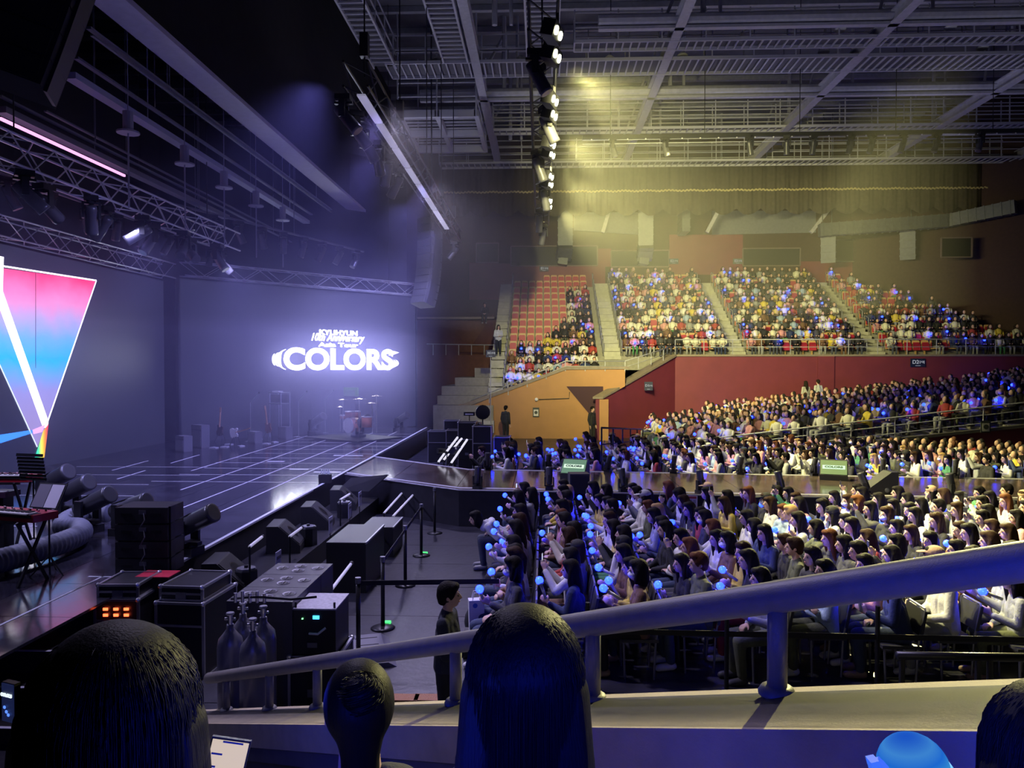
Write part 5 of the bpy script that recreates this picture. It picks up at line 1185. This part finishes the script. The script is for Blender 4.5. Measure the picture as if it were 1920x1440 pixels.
guitar(ongear(412, 828), -.5, 'dark guitar on a stand beside the grey amp', ('dark', (.08, .04, .04)), .1); guitar(ongear(502, 822), -.5, 'slim brown guitar upright near the keyboard rack', ('brown', (.25, .10, .06)), -.15); guitar(ongear(445, 815), -.5, 'pale guitar upright behind the white guitar', ('pale', (.55, .50, .52)), -.1)
def amp(p, w, h, label, m=None):
    t = thing('guitar_amplifier', label, 'amplifier', p, -.6); MB().bb(-w/2, w/2, -.15, .15, 0, h).build('cabinet', m or mat('amp_grey', (.12, .12, .15), .7), t); MB().bb(-w*.45, w*.45, -.165, -.15, .04, h*.75).build('grille_cloth', mat('amp_cloth', (.20, .20, .24), .9), t); MB().bb(-w*.45, w*.45, -.165, -.15, h*.8, h*.95).build('control_panel', GREY, t)
amp(ongear(376, 838), .62, .75, 'grey guitar amplifier cabinet at the end of the band gear'); amp(ongear(345, 846), .5, .5, 'small dark amplifier beside the grey amplifier'); amp(ongear(535, 822), .5, .45, 'small amplifier under the keyboard rack'); amp(ongear(478, 830), .45, .4, 'low amplifier between the guitars')
t = thing('keyboard_rack', 'tall open rack of band gear before the title screen', 'rack', ongear(525, 820), -.6)
for sx in (-.35, .35):
    for sy in (-.2, .2): MB().cyl((sx, sy, 0), (sx, sy, 1.75), .02, None, 6).build('upright', SIL, t)
for z in (1.3, 1.72): MB().box((0, 0, z), (.75, .45, .03)).build('shelf', GREY, t)
MB().box((0, 0, 1.5), (.6, .35, .3)).build('gear_box', DKM, t); MB().box((0, -.1, 1.77), (.4, .2, .04)).build('mixer', mat('mixer_white', (.6, .6, .65), .5), t)
for i, (x, y, s) in enumerate(((590, 815, 1.2), (672, 822, 1.25), (748, 808, 1.1))):
    moving_head(ongear(x, y), -.5, 1.1, 'beam light before the %s' % ['keyboard rack', 'drum kit', 'far stage corner'][i], s, None, 'beam lights before the title screen')
rg = random.Random(5)
for i in range(10):
    x, y = 400+i*17+rg.uniform(-5, 5), 838+rg.uniform(-6, 5)-i*1.6; t = thing('effect_pedal', 'small pale effect pedal on the stage floor, %s along the band line' % nth(i), 'pedal', ongear(x, y), rg.uniform(-1, 0), 'effect pedals'); MB().prism([(-.12, -.09, 0), (.12, -.09, 0), (.12, -.09, .03), (-.12, -.09, .03)], (0, .18, .0)).build('pedal_body', mat('pedal_grey', (.45, .45, .52), .4), t); MB().cyl((0, 0, .03), (0, 0, .05), .02, None, 8).build('switch', SIL, t)
for i, (x, y) in enumerate(((470, 826), (560, 820), (610, 812))):
    t = thing('mic_stand', 'thin microphone stand, %s along the band line' % nth(i), 'microphone stand', ongear(x, y)); MB().cyl((0, 0, 0), (0, 0, 1.4), .01, None, 5).build('pole', SIL, t); MB().cyl((0, 0, 1.4), (.35, -.1, 1.75), .009, None, 5).build('boom', SIL, t); MB().lathe((0, 0, 0), [(.14, 0), (.14, .015), (.02, .03)], 12).build('base', BLK, t); MB().ell((.37, -.1, 1.77), (.03, .03, .04), 8, 6).build('microphone', DKM, t)
p = ongear(236, 838); t = thing('picture_card', 'small pale picture card standing on the dark stage floor', 'card', p, -.3); MB().box((0, 0, .16), (.30, .012, .30), RX(-.3)).build('card', mat('card_lilac', (.38, .38, .50), .6), t); MB().box((0, -.012, .16), (.12, .004, .12), RX(-.3)).build('card_mark', DKM, t)
# --- flight cases and people beyond the runway
for i, (x, y, w, h, Y) in enumerate(((824, 838, .95, .60, 27.6), (855, 838, .80, .62, 27.0), (848, 812, .7, .5, 29.0), (877, 838, .75, .86, 25.6), (886, 812, .8, .40, 28.6), (905, 852, .75, .95, 24.6), (942, 855, .62, .62, 23.8))):
    p = ony(x, y, Y); case((p.x, Y, 0), w*.8, .6, max(.5, p.z+h), ['silver-edged case at the stage end of the far row', 'silver-edged case second in the far row', 'tall silver-edged case rising behind the far row', 'silver-edged case with gear third in the far row', 'wide silver-edged case behind the third one', 'tall silver-edged case beside the camera operator', 'silver-edged case alone before the orange wall'][i], 0, .35)
p = ony(905, 773, 28); t = thing('stage_fan', 'round black fan standing among the far flight cases', 'fan', (p.x, 28, 0)); MB().lathe((0, 0, p.z), [(.05, -.05), (.26, -.04), (.28, 0), (.26, .04), (.05, .05)], 16, (0, -1, 0)).build('fan_guard', DKM, t); MB().cyl((0, 0, 0), (0, 0, p.z-.25), .025, None, 6).build('pole', BLK, t)
p = ony(880, 776, 28.2); t = thing('work_lamp', 'flat rectangular work lamp beside the round fan', 'lamp', (p.x, 28.2, 0)); MB().box((0, 0, p.z), (.42, .08, .14)).build('housing', DKM, t); MB().box((0, -.045, p.z-.01), (.30, .01, .05)).build('tube', WHT, t); MB().cyl((0, 0, 0), (0, 0, p.z-.07), .02, None, 6).build('pole', BLK, t)
# camera operator with tripod
op_me = make_person('operator', 'short', seated(.1, 'phone', .1)); person(op_me, (-1.62, 20.9, 0.0), .5, 'camera operator in black sitting by the tripod behind the runway', None, (.015, .015, .018), (.03, .015, .012), (.02, .02, .02)); chair((-1.72, 20.9, 0), .5, 'black folding chair under the camera operator', False)
t = thing('camera_tripod', 'black video camera on a tripod behind the runway', 'camera', (-2.5, 20.9, 0), .6)
for k in range(3): a = k*2.09+.4; MB().cyl((0, 0, 1.0), (.38*math.cos(a), .38*math.sin(a), 0), .018, None, 6).build('tripod_leg', DKM, t)
cb_ = MB().box((0, 0, 1.18), (.42, .16, .20)).build('camera_body', BLK, t); MB().cyl((-.2, 0, 1.18), (-.48, 0, 1.20), .06, .075, 12).build('lens_barrel', BLK, cb_); MB().cyl((.1, 0, .95), (.55, .1, .85), .014, None, 6).build('pan_handle', DKM, t); MB().ell((.05, -.09, 1.24), (.03, .02, .03), 8, 6).build('control_light', WHT, cb_)
# staff
sd = make_person('standing_front', 'short', standing('front')); so = make_person('standing_down', 'short', standing('down')); sl = make_person('standing_long', 'long', standing('front', 0)); shold = make_person('standing_hold', 'short', standing('hold', .15))
person(shold, (ony(838, 1200, 6.55).x, 6.55, 0), math.pi-.1, 'person in dark navy jacket standing on the open floor', None, (.018, .022, .045), (.012, .01, .01), (.012, .013, .02), scale=.93)
person(so, (ony(948, 820, 35.2).x, 35.2, .0), -2.2, 'person in black standing against the orange wall', None, (.02, .022, .03), (.012, .01, .01), (.02, .02, .025))
p = ony(934, 674, 41.4); person(sl, (-2.4, 41.2, Z0+.02), 1.9, 'usher in white sleeves and blue vest on the stand stair', None, (.55, .58, .68), (.012, .01, .01), (.02, .025, .05))
MB().box((-2.4, 41.06, Z0+1.02), (.34, .22, .34)).build('blue_vest', mat('vest_blue', (.05, .12, .40), .7), label='blue vest worn by the usher on the stair', cat='vest') if False else None
p = ony(910, 592, 46.2); person(VAR[5][0], (p.x, 45.80, 6.62-.42), math.pi/2, 'person in black sitting high on the side stand wall', None, (.02, .02, .025), (.012, .01, .01), (.03, .03, .04))
person(so, (ony(1110, 850, 34.6).x, 34.6, 0), 2.4, 'person in black standing at the entrance with a camera', None, (.02, .02, .024), (.012, .01, .01), (.02, .02, .025))
for i, (x, y, c) in enumerate(((1511, 740, (.5, .5, .46)), (1534, 745, (.55, .58, .60)))):
    p = ony(x, y, 38.6); person(so if i else sl, (p.x, 38.6, max(0, dz(p.x))+.08), -1.2, ['person in pale cap standing at the back of the low stand', 'person in pale jacket standing beside the capped one'][i], None, c, (.02, .015, .012), (.04, .04, .06))
# paper bag and rucksack beside the aisle corner
p = ony(893, 1180, 9.0); t = thing('paper_bag', 'tall white paper shopping bag with blue star mark on the floor', 'bag', (p.x, 9.0, .30), .2)
MB().box((0, 0, .19), (.17, .11, .40), None, 1.12).build('bag_body', mat('bag_white', (.80, .80, .88), .6), t); MB().lathe((-.02, -.064, .33), [(.012, 0), (.03, .0), (.03, .004), (.012, .004)], 10, (0, -1, 0)).build('star_mark', mat('bag_blue', (.05, .12, .6), .6), t)
for s in (-1, 1): MB().tube([(-.05, s*.05, .39), (-.03, s*.05, .48), (.03, s*.05, .48), (.05, s*.05, .39)], .005, 5).build('bag_handle', mat('bag_white', (0, 0, 0)), t)
MB().box((p.x, 9.0, .15), (.30, .25, .30)).build('stool', BLK, label='small black stool under the white paper bag', cat='stool')
t = thing('rucksack', 'black rucksack lying beside the white paper bag', 'bag', (p.x-.02, 9.5, 0)); MB().ell((0, 0, .24), (.18, .14, .24), 12, 8).build('sack', mat('nylon_black', (.02, .02, .025), .6, bump=.3, bscale=20), t, True); MB().tube([(.1, -.12, .1), (.16, -.2, .25), (.08, -.12, .42)], .014, 6).build('strap', RUB, t)
# ================================================================== near parapet, hand rail and the people in front of the camera
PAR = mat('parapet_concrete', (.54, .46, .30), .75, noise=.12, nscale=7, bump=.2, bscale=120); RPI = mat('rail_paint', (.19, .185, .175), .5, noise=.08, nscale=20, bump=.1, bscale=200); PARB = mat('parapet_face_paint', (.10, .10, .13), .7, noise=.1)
RD = Vector((-.66, .75, -.37)); RD /= .75; RN = Vector((.75, .66, 0)); RN.normalize()     # RD: per metre of Y
def rp(Y): return Vector((.75, 2.37, 2.47))+RD*(Y-2.37)
a, b = rp(.4), rp(8.2); sect = lambda p: [p-RN*.36, p+RN*.08]
w = MB(); q = [a-RN*.36, a+RN*.08, b+RN*.08, b-RN*.36]
w.prism(q, (0, 0, -.16)); par = w.build('wall_parapet_near', PAR, kind='structure')
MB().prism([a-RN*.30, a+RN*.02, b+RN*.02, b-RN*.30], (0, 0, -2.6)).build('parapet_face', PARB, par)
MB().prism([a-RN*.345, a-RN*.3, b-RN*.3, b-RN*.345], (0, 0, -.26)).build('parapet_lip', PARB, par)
hr = thing('hand_rail', 'thick painted pipe hand rail sloping across the parapet in front', 'railing')
MB().tube([rp(Y)+Vector((0, 0, .31)) for Y in np.linspace(.6, 6.7, 24)], .05, 20).build('rail_pipe', RPI, hr, True)
for x in (425, 505, 595, 700, 855, 1112, 1458, 2150):
    best = min(np.linspace(1.2, 6.6, 1200), key=lambda Y: abs((lambda v: 960+FPX*v.dot(RT)/v.dot(FW))(rp(Y)-EYEP)-x)); p = rp(best)
    MB().cyl(p+Vector((0, 0, 0)), p+Vector((0, 0, .30)), .031, None, 16).build('rail_post', RPI, hr, True)
    MB().lathe(p, [(.058, 0), (.058, .008), (.05, .022), (.034, .028)], 16).build('post_flange', RPI, hr, True)
# --- heads in front of the camera
HB = mat('hair_near', (.0035, .0032, .0035), .55, bump=.16, bscale=260, spec=.10); COAT = mat('coat_dark', (.02, .02, .03), .85, objcol=True, bump=.3, bscale=60)
_nt = HB.node_tree; _n2 = [n for n in _nt.nodes if n.type == 'TEX_NOISE'][0]; _mp = _nt.nodes.new('ShaderNodeMapping'); _mp.inputs['Scale'].default_value = (1, 1, .05)
_tc = [n for n in _nt.nodes if n.type == 'TEX_COORD'][0]; _nt.links.new(_tc.outputs['Object'], _mp.inputs[0]); _nt.links.new(_mp.outputs[0], _n2.inputs['Vector'])
def near_person(c, style, label, coat, width=1.0, rz=0.0, sh=True):
    """person seen from behind, facing +Y; c = head centre"""
    o = MB(); M = RZ(-math.pi/2+rz); c = Vector(c); Q = lambda x, y, z: c+M @ Vector((x, y, z))
    bodym = MB(); P, MM = head_shape(bodym, c, -math.pi/2+rz)
    caps(bodym, [(P(.01, 0, -.06), .05, P(.03, 0, -.17), .06), (P(.03, -.10, -.24), .07, P(.03, .10, -.24), .07), (P(.04, 0, -.28), .13, P(.06, 0, -.62), .14), (P(.06, 0, -.62), .14, P(-.36, -.09, -.70), .08), (P(.06, 0, -.62), .14, P(-.36, .09, -.70), .08)])
    for s in (-1, 1): caps(bodym, [(P(.03, s*.18, -.26), .055, P(-.05, s*.24, -.50), .045), (P(-.05, s*.24, -.50), .045, P(-.26, s*.12, -.48), .032)]); hand(bodym, P(-.26, s*.12, -.48), MM @ Vector((-.8, -s*.4, .2)), (0, 0, 1), .8, 1, s)
    body = obj('person', join_extra(remesh(bodym, 'near_body', [SKIN, EYEM, LIP], .012, .6), face_bits(P, MM)), None, None, None, label, 'person', 'people seated in front of the camera')
    m = MB(); caps(m, [(P(.03, -.12, -.25), .085, P(.03, .12, -.25), .085), (P(.04, -.06, -.27), .14, P(.06, -.05, -.62), .16), (P(.04, .06, -.27), .14, P(.06, .05, -.62), .16)])
    for s in (-1, 1): caps(m, [(P(.03, s*.18, -.27), .075, P(-.05, s*.24, -.50), .062), (P(-.05, s*.24, -.50), .062, P(-.22, s*.13, -.48), .045)])
    obj('coat', remesh(m, 'near_coat', [COAT], .014, .5), body, color=coat)
    m = MB()
    if style == 'bob':
        m.ell(P(.02, 0, .03), (.125, .118, .125), 20, 14, MM); caps(m, [(P(.03, -.045, .0), .088, P(.035, -.055, -.17), .088), (P(.03, .045, 0), .088, P(.035, .055, -.17), .088)])
    elif style == 'long':
        m.ell(P(.02, 0, .035), (.122, .108, .118), 20, 14, MM); caps(m, [(P(.03, -.03, 0), .092, P(.05, -.045, -.24), .095), (P(.03, .03, 0), .092, P(.05, .045, -.24), .095), (P(.05, -.05, -.24), .095, P(.075, -.06, -.50), .088), (P(.05, .05, -.24), .095, P(.075, .06, -.50), .088)])
    elif style == 'bun':
        m.ell(P(.012, 0, .022), (.110, .092, .112), 18, 12, MM); caps(m, [(P(.05, 0, -.0), .070, P(.055, 0, -.10), .050), (P(.055, 0, -.10), .05, P(.05, 0, -.17), .05)])
    ho = obj('hair', remesh(m, 'near_hair', [HB], .009, 1, 8), body)
    # loose strands lying over the hair
    rg = random.Random(int(abs(c.x)*1000)+3); sm = MB()
    for k in range(900 if style != 'bun' else 0):
        az = rg.uniform(-2.6, 2.6); L = rg.uniform(.8, 1.05)
        pts = []; top = .14 if style != 'bun' else .13
        n = 7; down = dict(bob=.40, long=.75, bun=.0)[style]*L; R0 = dict(bob=.128, long=.118, bun=.103)[style]
        t0 = rg.uniform(.0, .16)
        for i in range(n):
            t = t0+(1-t0)*i/(n-1); ph = min(t*1.9, 1)*math.pi/2
            rr = R0*math.sin(ph)*(1+.02*math.sin(i*2+k))*(1+.22*max(0, t-.45)); z = .03+top*math.cos(ph)*.86-(max(0, t-.52)/.48)*down
            pts.append(P(.022+rr*math.cos(az)*1.0, rr*.93*math.sin(az), z))
        rad = rg.uniform(.0006, .0013); sm.tube(pts, lambda q, rad=rad: rad*(1-.7*q), 3)
    if style == 'bun':
        MB().ell(P(.105, 0, .085), (.040, .046, .042), 14, 10, MM).build('hair_bun', HB, ho, True)
        for k in range(260):
            a0 = rg.uniform(0, 6.28); b0 = rg.uniform(-1.3, 1.3); e = 1.03+.25*rg.random()*(k % 4 == 0)
            pts = [P(.105+.042*e*math.cos(b0+.1*i)*math.cos(a0+i*.3), .048*e*math.cos(b0+.1*i)*math.sin(a0+i*.3), .085+.044*e*math.sin(b0+.1*i)) for i in range(6)]
            sm.tube(pts, .0011, 3)
    sm.build('hair_strands', HB, ho, True)
    return body
near_person(ony(218, 1352, 1.08), 'bob', 'person with wide dark bobbed hair seen from behind, in front of flight cases', (.02, .02, .03), rz=.35)
near_person(ony(985, 1276, 1.42), 'long', 'person with long straight dark hair seen from behind at the rail', (.02, .022, .06))
near_person(ony(673, 1330, 1.9), 'bun', 'person with hair tied in a bun below the rail', (.012, .012, .03), rz=.30)
near_person(ony(1985, 1440, 1.25), 'bob', 'person with dark hair cut off by the picture edge beside the glowing globe', (.02, .02, .03))
# stand rows under the near people
st2 = thing('near_stand', 'stepped seating under the camera row', 'stand'); st2['kind'] = 'structure'
MB().bb(-2.2, 2.2, .55, 1.62, 0, 2.05).build('tier', RIS, st2); MB().bb(-2.0, -.0, 1.62, 2.3, 0, 1.60).build('tier', RIS, st2)
# --- phones
def near_phone(c, rot, w, h, label, scr):
    t = thing('smartphone', label, 'phone', c); t.rotation_euler = rot
    g = MB(); g.box((0, 0, 0), (w, .009, h)); g.build('phone_case', mat('phone_black', (0, 0, 0)), t)
    MB().box((0, -.0055, 0), (w*.93, .002, h*.95)).build('screen', scr, t)
    return t
ph = near_phone(ony(416, 1466, 1.1), (math.radians(-12), math.radians(12), math.radians(10)), .058, .125, 'smartphone with a lit pale chat screen below the rail end', emat('chat_screen', (1, .82, .62), .62))
MB().box((.006, -.008, -.002), (.038, .001, .009)).build('chat_bubble', emat('chat_green', (.35, .75, .06), .6), ph)
for k, (x, z, ww) in enumerate(((.004, .058, .030), (-.016, .040, .016), (-.018, .022, .008), (.027, -.004, .007))): MB().box((x, -.008, z), (ww, .001, .0025)).build('chat_line', mat('chat_ink', (.2, .17, .15), .6), ph)
ph2 = near_phone(ony(22, 1315, 1.05), (0, 0, math.radians(-20)), .026, .058, 'small lit phone screen showing the stage title, at the picture edge', emat('phone_picture_dark', (.01, .015, .06), .8))
text('COLORS', .006, emat('phone_title', (.75, .9, 1), 1.2), ph2, (0, -.008, .012), (math.pi/2, 0, 0), .0006, .0004)
for x, z in ((-.004, -.006), (.004, -.016), (0, -.012)): MB().ell((x, -.008, z), (.003, .001, .0025), 8, 6).build('picture_light', emat('phone_blue', (.1, .25, 1), 1.3), ph2)
# --- glowing globe of the near light stick (clear dome, emblem bracket, core)
ls = thing('light_stick', 'large glowing blue globe light stick just below the parapet', 'light stick', ony(1712, 1440, 1.12))
ls.rotation_euler = (0, math.radians(-14), 0)
MB().ell((0, 0, 0), (.050, .050, .050), 24, 16).build('globe', rampmat('near_globe', -.05, .052, [(0, (.02, .10, 1)), (.35, (.02, .20, 1)), (.55, (.06, .42, 1)), (.72, (.02, .22, 1)), (.85, (.07, .36, 1)), (1, (.008, .10, .85))], .62, 'Z', .01), ls, True)
MB().lathe((0, 0, -.005), [(.0525, -.004), (.054, 0), (.0525, .004)], 24).build('globe_seam', emat('near_seam', (.1, .45, 1), 1.2), ls, True)
MB().box((-.052, -.01, .012), (.02, .03, .026)).box((-.058, -.01, .027), (.012, .02, .012)).build('bracket', emat('near_bracket', (.05, .18, 1), .8), ls)
MB().ell((.004, -.040, .004), (.030, .014, .012), 12, 8).build('core', emat('near_core', (.12, .55, 1), 1.6), ls, True)
MB().cyl((0, 0, -.25), (0, 0, -.045), .02, .022, 12).build('handle', HANDLE, ls, True)
# added unseen light sticks that cast blue on hair, rail and parapet
for k, (p, s, lb) in enumerate([((.50, .90, 2.90), 1.5, 'added lit blue light stick low between the long-haired person and the globe'), ((-.05, .80, 2.93), 1.5, 'added lit blue light stick low behind the long-haired person'), ((-.60, 1.20, 2.66), 1.4, 'added lit blue light stick low near the chat phone'), ((1.0, .95, 2.80), 1.4, 'added lit blue light stick low beside the cut-off person'), ((-1.80, 3.35, 1.98), 1.2, 'added lit blue light stick hidden behind the wide bobbed head')]):
    light_stick(p, lb, 'added light sticks around the camera', (0, -.2, 0), True, s)
    lamp('stick_glow_boost', 'POINT', (p[0], p[1]+.02, p[2]+.10), None, 12 if k < 4 else 12, (.02, .05, 1), size=.03, vol=0)  # extra point lamp added to strengthen each stick's blue
# low dark barrier beyond the parapet
br = thing('barrier_rail', 'low dark pipe barrier beyond the parapet before the last chairs', 'railing')
A_, B_ = ony(1682, 1229, 6.4), ony(2000, 1234, 6.4)
MB().tube([A_, B_], .035, 10).build('top_pipe', POSTM, br, True); MB().tube([A_-Vector((0, 0, .45)), B_-Vector((0, 0, .45))], .02, 8).build('mid_pipe', POSTM, br, True)
for f in (.03, .48, .55, .95): q = A_.lerp(B_, f); MB().cyl((q.x, q.y, 0), q, .025, None, 8).build('post', POSTM, br)
# ================================================================== haze in the hall
def haze(name, b, dens, g, label, col=(.75, .75, 1)):
    m = bpy.data.materials.new(name); m.use_nodes = True; nt = m.node_tree; nt.nodes.clear()
    o = nt.nodes.new('ShaderNodeOutputMaterial'); v = nt.nodes.new('ShaderNodeVolumeScatter')
    v.inputs['Color'].default_value = (*col, 1); v.inputs['Density'].default_value = dens; v.inputs['Anisotropy'].default_value = g
    ab = nt.nodes.new('ShaderNodeVolumeAbsorption'); ab.inputs['Color'].default_value = (*col, 1); ab.inputs['Density'].default_value = dens
    ad = nt.nodes.new('ShaderNodeAddShader'); nt.links.new(v.outputs[0], ad.inputs[0]); nt.links.new(ab.outputs[0], ad.inputs[1]); nt.links.new(ad.outputs[0], o.inputs['Volume'])
    h = MB().bb(*b).build(name, m, label=label, cat='haze', kind='stuff'); return h
HZC = (.52, .50, 1)
for k, (bx, de) in enumerate((((-13.45, -3.4, 12, 36.5, ZS+.010, 8.8), .011), ((-13.43, -4.3, 15.5, 35.0, ZS+.018, 6.9), .017), ((-13.41, -5.0, 19, 34.3, ZS+.026, 4.9), .022))):
    haze('stage_haze', bx, de, .66, ['highest and thinnest violet haze layer above the stage', 'middle violet haze layer around the video walls', 'lowest violet haze layer around the band gear'][k], HZC)
haze('hall_haze', (-3.2, 7.5, 13.2, 40.2, 4.6, 14.6), .0052, .35, 'faint haze around the warm flood truss', (1, 1, .9))
bpy.data.scenes.remove(TMP)
